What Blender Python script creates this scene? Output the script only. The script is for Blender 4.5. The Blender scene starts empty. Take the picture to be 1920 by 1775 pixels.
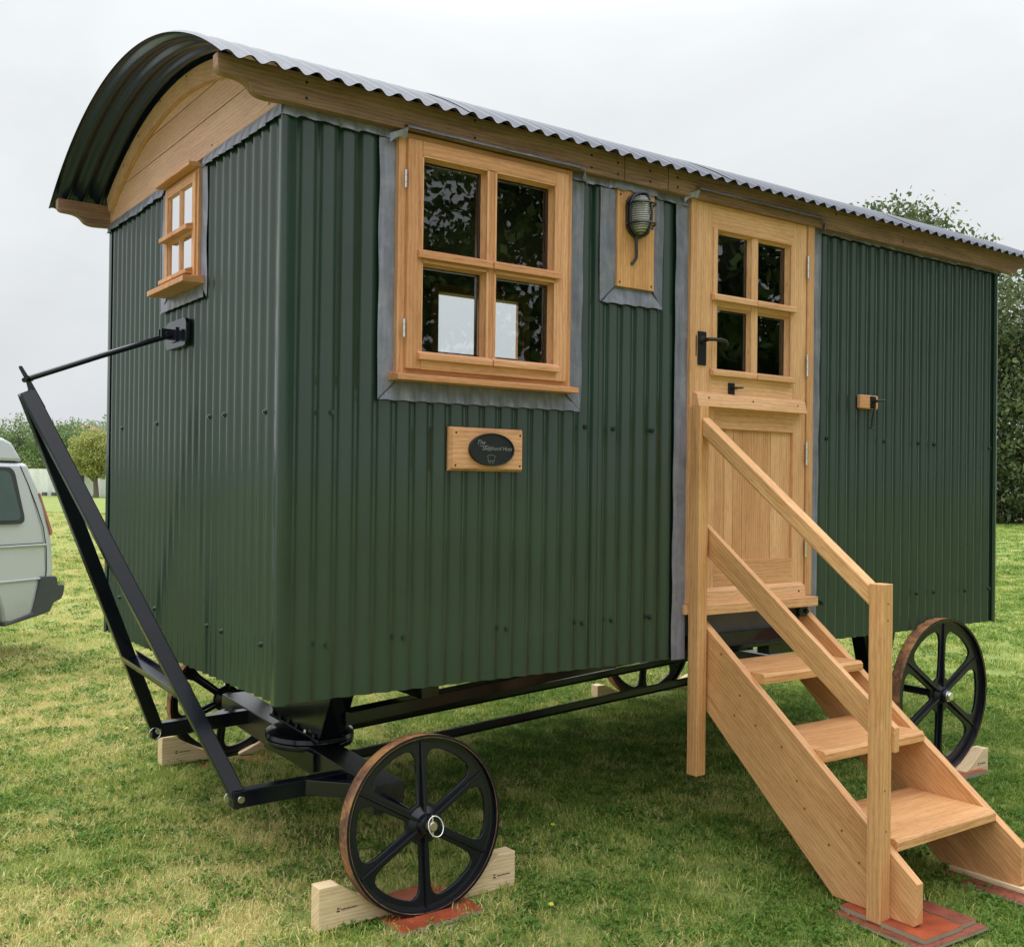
import bpy, bmesh, math, random
import numpy as np
from mathutils import Vector, Matrix
R = math.radians
random.seed(7); rng = np.random.default_rng(11)
sc = bpy.context.scene
col = sc.collection
# ------------------------------------------------------------------ camera
YAW, PITCH, ROLL = 0.9389009247361326, 0.0069286343, 0.0117946219
CAM = Vector((-1.4245195, -3.3937238, 0.7428383))
def cam_axes():
    f = Vector((math.cos(YAW)*math.cos(PITCH), math.sin(YAW)*math.cos(PITCH), math.sin(PITCH)))
    r = Vector((math.sin(YAW), -math.cos(YAW), 0)); u = r.cross(f)
    c, s = math.cos(ROLL), math.sin(ROLL)
    return c*r+s*u, -s*r+c*u, f
_r, _u, _f = cam_axes()
cd = bpy.data.cameras.new('camera'); cam = bpy.data.objects.new('camera', cd); col.objects.link(cam)
M = Matrix.Identity(4)
for i in range(3):
    M[i][0] = _r[i]; M[i][1] = _u[i]; M[i][2] = -_f[i]; M[i][3] = CAM[i]
cam.matrix_world = M
cd.sensor_fit = 'HORIZONTAL'; cd.sensor_width = 36.0; cd.lens = 36.0*1996.402/1920
cd.shift_x = -(1000.034-960)/1920; cd.shift_y = (898.833-887.5)/1920
cd.clip_start = 0.05; cd.clip_end = 3000
sc.camera = cam
# ------------------------------------------------------------------ sky: bright overcast
SUN_EL, SUN_AZ = R(62), R(128)          # azimuth of the sun measured from +X, counter-clockwise
w = bpy.data.worlds.new('World'); sc.world = w; w.use_nodes = True
nt = w.node_tree; nt.nodes.clear()
def N(t, **kw):
    n = nt.nodes.new(t)
    for k, v in kw.items(): setattr(n, k, v)
    return n
def Lk(a, b): nt.links.new(a, b)
sky = N('ShaderNodeTexSky'); sky.sky_type = 'NISHITA'; sky.sun_disc = False
sky.sun_elevation = SUN_EL; sky.sun_rotation = math.pi/2-SUN_AZ; sky.dust_density = 4
tc = N('ShaderNodeTexCoord'); sep = N('ShaderNodeSeparateXYZ'); Lk(tc.outputs['Generated'], sep.inputs[0])
rmp = N('ShaderNodeValToRGB'); Lk(sep.outputs['Z'], rmp.inputs[0])
e = rmp.color_ramp.elements
e[0].position = 0.0; e[0].color = (0.70, 0.71, 0.75, 1)
e[1].position = 1.0; e[1].color = (2.9, 2.95, 3.05, 1)
x = rmp.color_ramp.elements.new(0.12); x.color = (0.77, 0.80, 0.82, 1)
x = rmp.color_ramp.elements.new(0.40); x.color = (0.93, 0.965, 0.98, 1)
x = rmp.color_ramp.elements.new(0.60); x.color = (1.75, 1.80, 1.88, 1)
mp = N('ShaderNodeMapping'); mp.inputs['Scale'].default_value = (2.2, 2.2, 5.0); Lk(tc.outputs['Generated'], mp.inputs[0])
nz = N('ShaderNodeTexNoise'); nz.inputs['Scale'].default_value = 1.3; nz.inputs['Detail'].default_value = 5; nz.inputs['Roughness'].default_value = .55
nz.inputs['Distortion'].default_value = .4
Lk(mp.outputs[0], nz.inputs[0])
cr = N('ShaderNodeMapRange'); cr.inputs[1].default_value = .3; cr.inputs[2].default_value = .7; cr.inputs[3].default_value = .90; cr.inputs[4].default_value = 1.05
Lk(nz.outputs[0], cr.inputs[0])
mul = N('ShaderNodeVectorMath', operation='SCALE'); Lk(rmp.outputs[0], mul.inputs[0]); Lk(cr.outputs[0], mul.inputs['Scale'])
b1 = N('ShaderNodeBackground'); Lk(mul.outputs[0], b1.inputs[0]); b1.inputs[1].default_value = 1.07
b2 = N('ShaderNodeBackground'); Lk(sky.outputs[0], b2.inputs[0]); b2.inputs[1].default_value = .05
mx = N('ShaderNodeMixShader'); mx.inputs[0].default_value = .06; Lk(b1.outputs[0], mx.inputs[1]); Lk(b2.outputs[0], mx.inputs[2])
out = N('ShaderNodeOutputWorld'); Lk(mx.outputs[0], out.inputs[0])
sl = bpy.data.lights.new('sun', 'SUN'); sl.energy = 2.2; sl.angle = R(32); sl.color = (1, .96, .9)
so = bpy.data.objects.new('sun', sl); col.objects.link(so)
sd = Vector((math.cos(SUN_AZ)*math.cos(SUN_EL), math.sin(SUN_AZ)*math.cos(SUN_EL), math.sin(SUN_EL)))
so.rotation_euler = (-sd).to_track_quat('-Z', 'Y').to_euler(); so.location = (-5, -6, 12)
vs = sc.view_settings; vs.view_transform = 'Standard'; vs.look = 'None'; vs.gamma = 1; vs.exposure = 0.0
sc.cycles.max_bounces = 8; sc.cycles.transparent_max_bounces = 16; sc.cycles.caustics_reflective = False; sc.cycles.caustics_refractive = False
sc.cycles.use_denoising = True

# ------------------------------------------------------------------ materials
def newmat(name):
    m = bpy.data.materials.new(name); m.use_nodes = True
    return m, m.node_tree, m.node_tree.nodes['Principled BSDF']
def nd(t, ty, **kw):
    n = t.nodes.new(ty)
    for k, v in kw.items():
        if k in n.inputs.keys() if hasattr(n.inputs, 'keys') else False: n.inputs[k].default_value = v
        else: setattr(n, k, v)
    return n
def ramp(t, src, stops):
    n = t.nodes.new('ShaderNodeValToRGB'); t.links.new(src, n.inputs[0])
    els = n.color_ramp.elements
    els[0].position, els[0].color = stops[0][0], (*stops[0][1], 1)
    els[1].position, els[1].color = stops[-1][0], (*stops[-1][1], 1)
    for p, c in stops[1:-1]:
        k = els.new(p); k.color = (*c, 1)
    return n.outputs[0]
def noise(t, vec, scale, detail=4, rough=.55, dist=0, mapping=None):
    if mapping is not None:
        mpn = t.nodes.new('ShaderNodeMapping'); mpn.inputs['Scale'].default_value = mapping
        t.links.new(vec, mpn.inputs[0]); vec = mpn.outputs[0]
    n = t.nodes.new('ShaderNodeTexNoise'); n.inputs['Scale'].default_value = scale; n.inputs['Detail'].default_value = detail
    n.inputs['Roughness'].default_value = rough; n.inputs['Distortion'].default_value = dist
    t.links.new(vec, n.inputs['Vector']); return n.outputs[0]
def bump(t, b, h, strength, dist=.002):
    n = t.nodes.new('ShaderNodeBump'); n.inputs['Strength'].default_value = strength; n.inputs['Distance'].default_value = dist
    t.links.new(h, n.inputs['Height']); t.links.new(n.outputs[0], b.inputs['Normal']); return n
def mixc(t, fac, a, bb, mode='MIX'):
    n = t.nodes.new('ShaderNodeMix'); n.data_type = 'RGBA'; n.blend_type = mode
    for s, v in ((n.inputs[0], fac), (n.inputs[6], a), (n.inputs[7], bb)):
        if hasattr(v, 'type') and hasattr(v, 'links'): t.links.new(v, s)
        elif isinstance(v, tuple): s.default_value = (*v, 1) if len(v) == 3 else v
        else: s.default_value = v
    return n.outputs[2]
def coord(t, k='Object'): return t.nodes.new('ShaderNodeTexCoord').outputs[k]
def worldpos(t): return t.nodes.new('ShaderNodeNewGeometry').outputs['Position']
def setp(b, **kw):
    for k, v in kw.items():
        k = {'rough': 'Roughness', 'metal': 'Metallic', 'spec': 'Specular IOR Level', 'coat': 'Coat Weight', 'coatr': 'Coat Roughness', 'base': 'Base Color'}.get(k, k)
        b.inputs[k].default_value = (*v, 1) if isinstance(v, tuple) and len(v) == 3 else v

def wood(name, dark, mid, light, rough=.5, knots=True, coat=.0, scale=1.0, bumpk=.25, spec=.35):
    m, t, b = newmat(name)
    uv = coord(t, 'UV')
    g = noise(t, uv, 22*scale, 5, .6, .3, (.9, 14, 1))           # fine pores along the grain
    big = noise(t, uv, 3.2*scale, 3, .55, 1.4, (.55, 4.2, 1))    # cathedral figure
    wv = t.nodes.new('ShaderNodeTexWave'); wv.wave_type = 'BANDS'; wv.bands_direction = 'Y'
    wv.inputs['Scale'].default_value = 9*scale; wv.inputs['Distortion'].default_value = 7.5; wv.inputs['Detail'].default_value = 3
    wv.inputs['Detail Scale'].default_value = .9
    mpn = t.nodes.new('ShaderNodeMapping'); mpn.inputs['Scale'].default_value = (.35, 2.2, 1); t.links.new(uv, mpn.inputs[0]); t.links.new(mpn.outputs[0], wv.inputs[0])
    c = ramp(t, big, [(.36, dark), (.5, mid), (.64, light)])
    c = mixc(t, .38, c, ramp(t, wv.outputs[0], [(.0, (mid[0]*.62, mid[1]*.52, mid[2]*.45)), (.4, mid), (1., light)]))
    c = mixc(t, .34, c, ramp(t, g, [(.36, tuple(v*.55 for v in dark)), (.5, mid), (.75, light)]))
    isl = t.nodes.new('ShaderNodeVectorMath'); isl.operation = 'MULTIPLY'
    at = t.nodes.new('ShaderNodeAttribute'); at.attribute_name = 'tone'
    cx3 = t.nodes.new('ShaderNodeCombineXYZ')
    for i_, pw in enumerate((1., 1.5, 2.0)):
        pn = t.nodes.new('ShaderNodeMath'); pn.operation = 'POWER'; pn.inputs[1].default_value = pw; t.links.new(at.outputs['Fac'], pn.inputs[0]); t.links.new(pn.outputs[0], cx3.inputs[i_])
    t.links.new(c, isl.inputs[0]); t.links.new(cx3.outputs[0], isl.inputs[1])
    t.links.new(isl.outputs[0], b.inputs['Base Color'])
    rr = t.nodes.new('ShaderNodeMapRange'); rr.inputs[3].default_value = rough-.08; rr.inputs[4].default_value = rough+.12
    t.links.new(g, rr.inputs[0]); t.links.new(rr.outputs[0], b.inputs['Roughness'])
    setp(b, spec=spec, coat=coat, coatr=.3)
    bump(t, b, g, bumpk, .0015)
    return m
oak = wood('oak', (.48, .225, .085), (.66, .345, .145), (.80, .46, .215))
oak_window = wood('oak_window', (.47, .21, .098), (.63, .31, .152), (.75, .40, .21))
oak_door = wood('oak_door', (.52, .265, .118), (.66, .36, .18), (.76, .45, .24))
oak_beam = wood('oak_beam', (.14, .075, .055), (.27, .15, .105), (.40, .24, .165), rough=.6)  # oak darkened to hold the shade under the roof overhang
oak_pale = wood('oak_pale', (.54, .29, .20), (.65, .365, .26), (.74, .45, .335))
pine = wood('pine', (.62, .44, .24), (.72, .55, .33), (.80, .64, .42), rough=.6)
black_timber = wood('black_timber', (.012, .012, .013), (.02, .02, .022), (.035, .036, .04), rough=.2, bumpk=.8, spec=.7)

def paint(name, base, rough=.35, spec=.5, wav=.15, var=.12, coat=0):
    m, t, b = newmat(name)
    o = coord(t, 'Object')
    n1 = noise(t, o, 3, 4, .6)
    c = ramp(t, n1, [(.3, tuple(v*(1-var) for v in base)), (.7, tuple(v*(1+var) for v in base))])
    t.links.new(c, b.inputs['Base Color'])
    rr = t.nodes.new('ShaderNodeMapRange'); rr.inputs[3].default_value = rough-.05; rr.inputs[4].default_value = rough+.08
    t.links.new(noise(t, o, 14, 4, .6), rr.inputs[0]); t.links.new(rr.outputs[0], b.inputs['Roughness'])
    setp(b, spec=spec)
    bump(t, b, noise(t, o, 5, 3, .5), wav, .004)
    if coat: setp(b, coat=coat, coatr=.12)
    return m
green = paint('green_painted_steel', (.0135, .034, .0235), .34, .40, .35, .14, .55)
roofm = paint('roof_painted_steel', (.011, .020, .044), .22, .40, .15, .1)
black = paint('black_gloss_paint', (.005, .007, .015), .15, .5, .25, .2)
cast = paint('black_cast_iron', (.005, .006, .011), .24, .38, .6, .2)
lampblack = paint('black_brass_lamp', (.016, .015, .018), .28, .6, .2, .2)
def lead_mat():
    m, t, b = newmat('lead_sheet')
    o = coord(t, 'Object')
    n1 = noise(t, o, 9, 6, .65, .6); n2 = noise(t, o, 34, 4, .6); n3 = noise(t, o, 9, 5, .65, 0, (6, 6, .35))
    c = ramp(t, n1, [(.30, (.13, .135, .18)), (.5, (.20, .205, .265)), (.70, (.33, .33, .40))])
    c = mixc(t, .4, c, ramp(t, n3, [(.35, (.12, .125, .17)), (.65, (.34, .34, .42))]))
    t.links.new(c, b.inputs['Base Color'])
    rr = t.nodes.new('ShaderNodeMapRange'); rr.inputs[3].default_value = .26; rr.inputs[4].default_value = .52
    t.links.new(n2, rr.inputs[0]); t.links.new(rr.outputs[0], b.inputs['Roughness'])
    setp(b, metal=.3, spec=.5)
    bump(t, b, noise(t, o, 20, 4, .6), .45, .005)
    return m
lead = lead_mat()
def rust_mat():
    m, t, b = newmat('rusty_iron')
    o = coord(t, 'Object')
    n1 = noise(t, o, 9, 6, .65, .5); n2 = noise(t, o, 60, 4, .6)
    c = ramp(t, n1, [(.34, (.055, .030, .024)), (.46, (.17, .08, .045)), (.56, (.42, .19, .07)), (.72, (.58, .32, .13))])
    c = mixc(t, .25, c, ramp(t, n2, [(.4, (.05, .03, .02)), (.6, (.4, .2, .1))]))
    t.links.new(c, b.inputs['Base Color']); setp(b, rough=.62, spec=.4)
    bump(t, b, n2, .4, .002); return m
rust = rust_mat()
def simple(name, base, rough=.4, metal=0., spec=.5, bs=None):
    m, t, b = newmat(name); o = coord(t, 'Object')
    c = ramp(t, noise(t, o, 12, 4, .6), [(.3, tuple(v*.88 for v in base)), (.7, tuple(min(1, v*1.1) for v in base))])
    t.links.new(c, b.inputs['Base Color']); setp(b, rough=rough, metal=metal, spec=spec)
    if bs: bump(t, b, noise(t, o, bs, 4, .6), .3, .003)
    return m
steel = simple('zinc_steel', (.72, .72, .72), .25, 1)
brass = simple('dull_brass', (.42, .36, .25), .35, .8)
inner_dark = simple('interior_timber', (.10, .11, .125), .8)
hardware = simple('hammered_black_iron', (.012, .012, .014), .38, .2, .5, 60)
silicone = simple('dark_rubber_seal', (.03, .03, .032), .5)
def redboard_mat():
    m, t, b = newmat('red_phenolic_board'); o = coord(t, 'Object')
    n1 = noise(t, o, 6, 5, .6, .4); n2 = noise(t, o, 45, 3, .6, 0, (1, 6, 1))
    c = ramp(t, n1, [(.35, (.20, .045, .022)), (.52, (.37, .075, .028)), (.7, (.50, .12, .05))])
    c = mixc(t, .25, c, ramp(t, n2, [(.38, (.12, .03, .02)), (.55, (.45, .1, .045))]))
    t.links.new(c, b.inputs['Base Color']); setp(b, rough=.34, spec=.5); bump(t, b, n2, .15, .002); return m
redboard = redboard_mat()
def wornboard_mat():
    m, t, b = newmat('worn_red_board'); o = coord(t, 'Object')
    n1 = noise(t, o, 8, 6, .7, .8); n2 = noise(t, o, 40, 4, .6, 0, (1, 7, 1))
    c = ramp(t, n1, [(.36, (.05, .022, .018)), (.46, (.20, .05, .03)), (.6, (.30, .075, .04)), (.72, (.33, .17, .12))])
    c = mixc(t, .35, c, ramp(t, n2, [(.36, (.03, .015, .012)), (.5, (.22, .06, .035)), (.75, (.36, .16, .1))]))
    t.links.new(c, b.inputs['Base Color']); setp(b, rough=.45, spec=.5); bump(t, b, n2, .3, .002); return m
wornboard = wornboard_mat()
plyedge = simple('plywood_edge', (.33, .27, .19), .8, bs=60)
def glass_mat(name, tint=(1, 1, 1), ior=1.5, rough=.0, gain=1.0):
    m, t, b = newmat(name); t.nodes.remove(b)
    o = t.nodes['Material Output']
    fr = t.nodes.new('ShaderNodeFresnel'); fr.inputs[0].default_value = ior
    gm = t.nodes.new('ShaderNodeMath'); gm.operation = 'MULTIPLY'; gm.use_clamp = True; gm.inputs[1].default_value = gain; t.links.new(fr.outputs[0], gm.inputs[0])
    gl = t.nodes.new('ShaderNodeBsdfGlossy'); gl.inputs['Roughness'].default_value = rough
    tr = t.nodes.new('ShaderNodeBsdfTransparent'); tr.inputs[0].default_value = (*tint, 1)
    mxs = t.nodes.new('ShaderNodeMixShader'); t.links.new(gm.outputs[0], mxs.inputs[0]); t.links.new(tr.outputs[0], mxs.inputs[1]); t.links.new(gl.outputs[0], mxs.inputs[2])
    t.links.new(mxs.outputs[0], o.inputs[0])
    bp = t.nodes.new('ShaderNodeBump'); bp.inputs['Strength'].default_value = .035; bp.inputs['Distance'].default_value = .004
    t.links.new(noise(t, coord(t, 'Object'), 4.5, 2, .5, .5), bp.inputs['Height']); t.links.new(bp.outputs[0], gl.inputs['Normal']); t.links.new(bp.outputs[0], fr.inputs['Normal'])
    return m
glass = glass_mat('double_glazing', (.96, .985, .99), 1.5, 0, 3.0)

# ------------------------------------------------------------------ mesh helpers
class MB:
    def __init__(s): s.v = []; s.f = []; s.uv = []; s.tone = []; s.mi = []
    def quadlike(s, pts, uvs=None, tone=1., mi=0):
        b = len(s.v); s.v += [tuple(p) for p in pts]; s.f.append(tuple(range(b, b+len(pts))))
        s.uv.append(uvs or [(0, 0)]*len(pts)); s.tone.append(tone); s.mi.append(mi)
    def hexa(s, P, axis, tone=None, mi=0):
        """P: 8 corners ordered (x-,y-,z-),(x+,y-,z-),(x+,y+,z-),(x-,y+,z-), then z+; axis = index of the long (grain) axis"""
        if tone is None: tone = random.uniform(.86, 1.07)
        b = len(s.v); P = [Vector(p) for p in P]; s.v += [tuple(p) for p in P]
        ox, oy = random.uniform(0, 50), random.uniform(0, 50)
        c = P[0]; d = [P[1]-P[0], P[3]-P[0], P[4]-P[0]]; d = [k.normalized() if k.length > 1e-9 else k for k in d]
        oth = [i for i in range(3) if i != axis]
        for f in ((0, 3, 2, 1), (4, 5, 6, 7), (0, 1, 5, 4), (1, 2, 6, 5), (2, 3, 7, 6), (3, 0, 4, 7)):
            s.f.append(tuple(b+i for i in f))
            s.uv.append([(ox+(P[i]-c).dot(d[axis]), oy+(P[i]-c).dot(d[oth[0]])+.83*(P[i]-c).dot(d[oth[1]])) for i in f]); s.tone.append(tone); s.mi.append(mi)
    def box(s, x0, x1, y0, y1, z0, z1, axis=None, tone=None, mi=0):
        x0, x1 = sorted((x0, x1)); y0, y1 = sorted((y0, y1)); z0, z1 = sorted((z0, z1))
        if axis is None: axis = max(range(3), key=lambda i: (x1-x0, y1-y0, z1-z0)[i])
        s.hexa([(x0, y0, z0), (x1, y0, z0), (x1, y1, z0), (x0, y1, z0), (x0, y0, z1), (x1, y0, z1), (x1, y1, z1), (x0, y1, z1)], axis, tone, mi)
    def beam(s, p, q, w, h, side=(0, 1, 0), tone=None):
        """bar from p to q; w across 'side', h across the third axis"""
        p, q = Vector(p), Vector(q); d = (q-p).normalized(); a = Vector(side); a = (a-d*a.dot(d)).normalized(); c = d.cross(a).normalized()
        P = []
        for zz in (-.5, .5):
            for (k, sgn) in ((0, -.5), (1, -.5), (1, .5), (0, .5)):
                P.append((p if k == 0 else q)+a*w*sgn+c*h*zz)
        s.hexa(P, 0, tone)
    def prism(s, poly, fn, a, b, axis_uv=(1, 0), tone=None, mi=0):
        """poly: 2-D outline, fn(u,v,t)->3-D point, extruded t=a..b"""
        if tone is None: tone = random.uniform(.92, 1.08)
        n = len(poly); base = len(s.v)
        s.v += [tuple(fn(u, v, a)) for u, v in poly]+[tuple(fn(u, v, b)) for u, v in poly]
        ou, ov = random.uniform(0, 50), random.uniform(0, 50); ax, ay = axis_uv
        g = lambda u, v, t: (ou+u*ax+v*ay, ov-u*ay+v*ax+t*.83)
        s.f.append(tuple(base+i for i in range(n-1, -1, -1))); s.uv.append([g(*poly[i], 0) for i in range(n-1, -1, -1)]); s.tone.append(tone); s.mi.append(mi)
        s.f.append(tuple(base+n+i for i in range(n))); s.uv.append([g(*poly[i], 0) for i in range(n)]); s.tone.append(tone); s.mi.append(mi)
        for i in range(n):
            j = (i+1) % n
            s.f.append((base+i, base+j, base+n+j, base+n+i)); s.tone.append(tone); s.mi.append(mi)
            s.uv.append([g(*poly[i], 0), g(*poly[j], 0), g(*poly[j], b-a), g(*poly[i], b-a)])
    def tube(s, pts, r, n=12, caps=True, tone=1.):
        pts = [Vector(p) for p in pts]; rs = r if isinstance(r, (list, tuple)) else [r]*len(pts)
        base = len(s.v); up = Vector((0, 0, 1)); prev = None
        for i, p in enumerate(pts):
            d = (pts[min(i+1, len(pts)-1)]-pts[max(i-1, 0)]).normalized()
            if prev is None: a = d.cross(up if abs(d.z) < .9 else Vector((1, 0, 0))).normalized()
            else: a = (prev-d*prev.dot(d)).normalized()
            prev = a; c = d.cross(a)
            for k in range(n):
                t = 2*math.pi*k/n; s.v.append(tuple(p+(a*math.cos(t)+c*math.sin(t))*rs[i]))
        for i in range(len(pts)-1):
            for k in range(n):
                k2 = (k+1) % n; s.f.append((base+i*n+k, base+i*n+k2, base+(i+1)*n+k2, base+(i+1)*n+k)); s.uv.append([(0, 0)]*4); s.tone.append(tone); s.mi.append(0)
        if caps:
            s.f.append(tuple(base+k for k in range(n-1, -1, -1))); s.uv.append([(0, 0)]*n); s.tone.append(tone); s.mi.append(0)
            q = base+(len(pts)-1)*n; s.f.append(tuple(q+k for k in range(n))); s.uv.append([(0, 0)]*n); s.tone.append(tone); s.mi.append(0)
    def lathe(s, prof, o, ax, n=48, closed=False, tone=1.):
        """prof: (radius, along) pairs; o origin; ax axis direction"""
        ax = Vector(ax).normalized(); o = Vector(o); a = ax.cross(Vector((0, 0, 1)) if abs(ax.z) < .9 else Vector((1, 0, 0))).normalized(); c = ax.cross(a)
        base = len(s.v); m = len(prof)
        for (r, h) in prof:
            for k in range(n):
                t = 2*math.pi*k/n; s.v.append(tuple(o+ax*h+(a*math.cos(t)+c*math.sin(t))*r))
        for i in range(m if closed else m-1):
            i2 = (i+1) % m
            for k in range(n):
                k2 = (k+1) % n; s.f.append((base+i*n+k, base+i2*n+k, base+i2*n+k2, base+i*n+k2)); s.uv.append([(0, 0)]*4); s.tone.append(tone); s.mi.append(0)
    def grid(s, nu, nv, fn, tone=1.):
        base = len(s.v)
        for j in range(nv+1):
            for i in range(nu+1): s.v.append(tuple(fn(i/nu, j/nv)))
        for j in range(nv):
            for i in range(nu):
                a = base+j*(nu+1)+i; s.f.append((a, a+1, a+nu+2, a+nu+1)); s.uv.append([(0, 0)]*4); s.tone.append(tone); s.mi.append(0)
    def build(s, name, mat, parent=None, bevel=0., smooth=False, solid=0., seg=2, normals=True):
        me = bpy.data.meshes.new(name); me.from_pydata(s.v, [], s.f)
        uvl = me.uv_layers.new(name='UVMap')
        flat = [c for f in s.uv for p in f for c in p]; uvl.data.foreach_set('uv', flat)
        at = me.attributes.new('tone', 'FLOAT', 'FACE'); at.data.foreach_set('value', s.tone)
        for mm in (mat if isinstance(mat, (list, tuple)) else [mat]): me.materials.append(mm)
        me.polygons.foreach_set('material_index', s.mi)
        if smooth: me.polygons.foreach_set('use_smooth', [True]*len(me.polygons))
        me.update()
        if normals:
            bm = bmesh.new(); bm.from_mesh(me); bmesh.ops.recalc_face_normals(bm, faces=bm.faces); bm.to_mesh(me); bm.free()
        o = bpy.data.objects.new(name, me); col.objects.link(o)
        if parent: o.parent = parent
        if solid: k = o.modifiers.new('solid', 'SOLIDIFY'); k.thickness = solid; k.offset = 0; k.use_rim = False
        if bevel:
            k = o.modifiers.new('bevel', 'BEVEL'); k.width = bevel; k.segments = seg; k.limit_method = 'ANGLE'; k.angle_limit = R(35); k.harden_normals = False
        if smooth:
            try:
                me.set_sharp_from_angle(angle=R(38))
            except Exception: pass
        return o
def tag(o, label=None, cat=None, group=None, kind=None):
    if label: o['label'] = label
    if cat: o['category'] = cat
    if group: o['group'] = group
    if kind: o['kind'] = kind
    return o
def empty(name, loc=(0, 0, 0), parent=None):
    o = bpy.data.objects.new(name, None); col.objects.link(o); o.location = loc; o.empty_display_size = .1
    if parent: o.parent = parent
    return o
def round_poly(poly, r, seg=5):
    out_ = []; n = len(poly)
    for i in range(n):
        a, b, c = Vector(poly[i-1]), Vector(poly[i]), Vector(poly[(i+1) % n])
        d1 = (a-b); d2 = (c-b); k = min(r, d1.length*.45, d2.length*.45)
        p, q = b+d1.normalized()*k, b+d2.normalized()*k
        for j in range(seg+1):
            t = j/seg; out_.append(tuple(p*(1-t)**2+b*2*t*(1-t)+q*t*t))
    return out_
def flat_shape(loops, depth, bev=0., res=1):
    """2-D outline with holes -> solid mesh (in local XY, thickness along Z)"""
    cu = bpy.data.curves.new('tmp', 'CURVE'); cu.dimensions = '2D'; cu.fill_mode = 'BOTH'; cu.extrude = depth/2-bev; cu.bevel_depth = bev; cu.bevel_resolution = res; cu.offset = -bev
    for lp in loops:
        sp = cu.splines.new('POLY'); sp.points.add(len(lp)-1)
        for p, (x, y) in zip(sp.points, lp): p.co = (x, y, 0, 1)
        sp.use_cyclic_u = True
    o = bpy.data.objects.new('tmp', cu); col.objects.link(o)
    dg = bpy.context.evaluated_depsgraph_get(); me = bpy.data.meshes.new_from_object(o.evaluated_get(dg))
    bpy.data.objects.remove(o); bpy.data.curves.remove(cu)
    return me
def mesh_obj(name, me, mat, parent=None):
    me.name = name; me.materials.clear(); me.materials.append(mat)
    if 'tone' not in me.attributes:
        at = me.attributes.new('tone', 'FLOAT', 'FACE'); at.data.foreach_set('value', [1.]*len(me.polygons))
    if not me.uv_layers:
        uvl = me.uv_layers.new(name='UVMap')
        co = np.empty(len(me.vertices)*3); me.vertices.foreach_get('co', co); co = co.reshape(-1, 3)
        li = np.empty(len(me.loops), dtype=int); me.loops.foreach_get('vertex_index', li)
        uvl.data.foreach_set('uv', (co[li][:, :2]+3.3).ravel())
    o = bpy.data.objects.new(name, me); col.objects.link(o)
    if parent: o.parent = parent
    return o
def text_mesh(s, size, depth):
    cu = bpy.data.curves.new('t', 'FONT'); cu.body = s; cu.size = size; cu.extrude = depth; cu.align_x = 'CENTER'; cu.align_y = 'CENTER'; cu.shear = .25; cu.resolution_u = 2
    o = bpy.data.objects.new('t', cu); col.objects.link(o)
    dg = bpy.context.evaluated_depsgraph_get(); me = bpy.data.meshes.new_from_object(o.evaluated_get(dg))
    bpy.data.objects.remove(o); bpy.data.curves.remove(cu); return me

# ------------------------------------------------------------------ ground
def sm(t): t = min(1, max(0, t)); return t*t*(3-2*t)
def gz(x, y):
    base = -.805+.055*max(-6, min(y, 2.4))
    if y > 2.4: base = -.673
    return base+.008*math.sin(x*1.9+y*.8)*math.sin(y*1.7-x*.6)
CY, SY = math.cos(YAW), math.sin(YAW)
def far(dx, D): return (CAM.x+CY*D+SY*dx, CAM.y+SY*D-CY*dx)      # metres right of / metres along the view axis
def ground_mat():
    m, t, b = newmat('lawn_soil')
    p = worldpos(t)
    big = noise(t, p, .35, 4, .6, .6); mid = noise(t, p, 2.2, 5, .65, .4); fine = noise(t, p, 26, 5, .7); tiny = noise(t, p, 110, 4, .7)
    c = ramp(t, big, [(.32, (.17, .27, .05)), (.5, (.33, .40, .10)), (.68, (.54, .50, .20))])
    c = mixc(t, .55, c, ramp(t, mid, [(.3, (.15, .225, .055)), (.5, (.29, .335, .10)), (.7, (.50, .43, .19))]))
    c = mixc(t, .45, c, ramp(t, fine, [(.3, (.05, .10, .02)), (.52, (.17, .24, .06)), (.75, (.38, .38, .17))]))
    c = mixc(t, .35, c, ramp(t, tiny, [(.3, (.05, .09, .02)), (.7, (.32, .36, .14))]))
    t.links.new(c, b.inputs['Base Color']); setp(b, rough=.9, spec=.1)
    bump(t, b, fine, .8, .03); return m
gm = ground_mat()
g = MB(); 
xs = sorted(set([-2000, -900, -400, -150, -80, -40, -20, -12]+[round(-8+.4*i, 2) for i in range(60)]+[18, 24, 34, 50, 80, 150, 400, 900, 2000]))
ys = sorted(set([-2000, -900, -300, -100, -50, -25, -14]+[round(-8+.4*i, 2) for i in range(50)]+[14, 18, 26, 40, 60, 90, 120, 150, 200, 400, 900, 2000]))
idx = {}
for j, y in enumerate(ys):
    for i, x in enumerate(xs):
        idx[(i, j)] = len(g.v); g.v.append((x, y, gz(x, y)))
for j in range(len(ys)-1):
    for i in range(len(xs)-1):
        g.f.append((idx[(i, j)], idx[(i+1, j)], idx[(i+1, j+1)], idx[(i, j+1)])); g.uv.append([(0, 0)]*4); g.tone.append(1); g.mi.append(0)
ground = g.build('ground', gm, smooth=True); tag(ground, 'mown grass field under the hut', 'ground', kind='structure')

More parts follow.
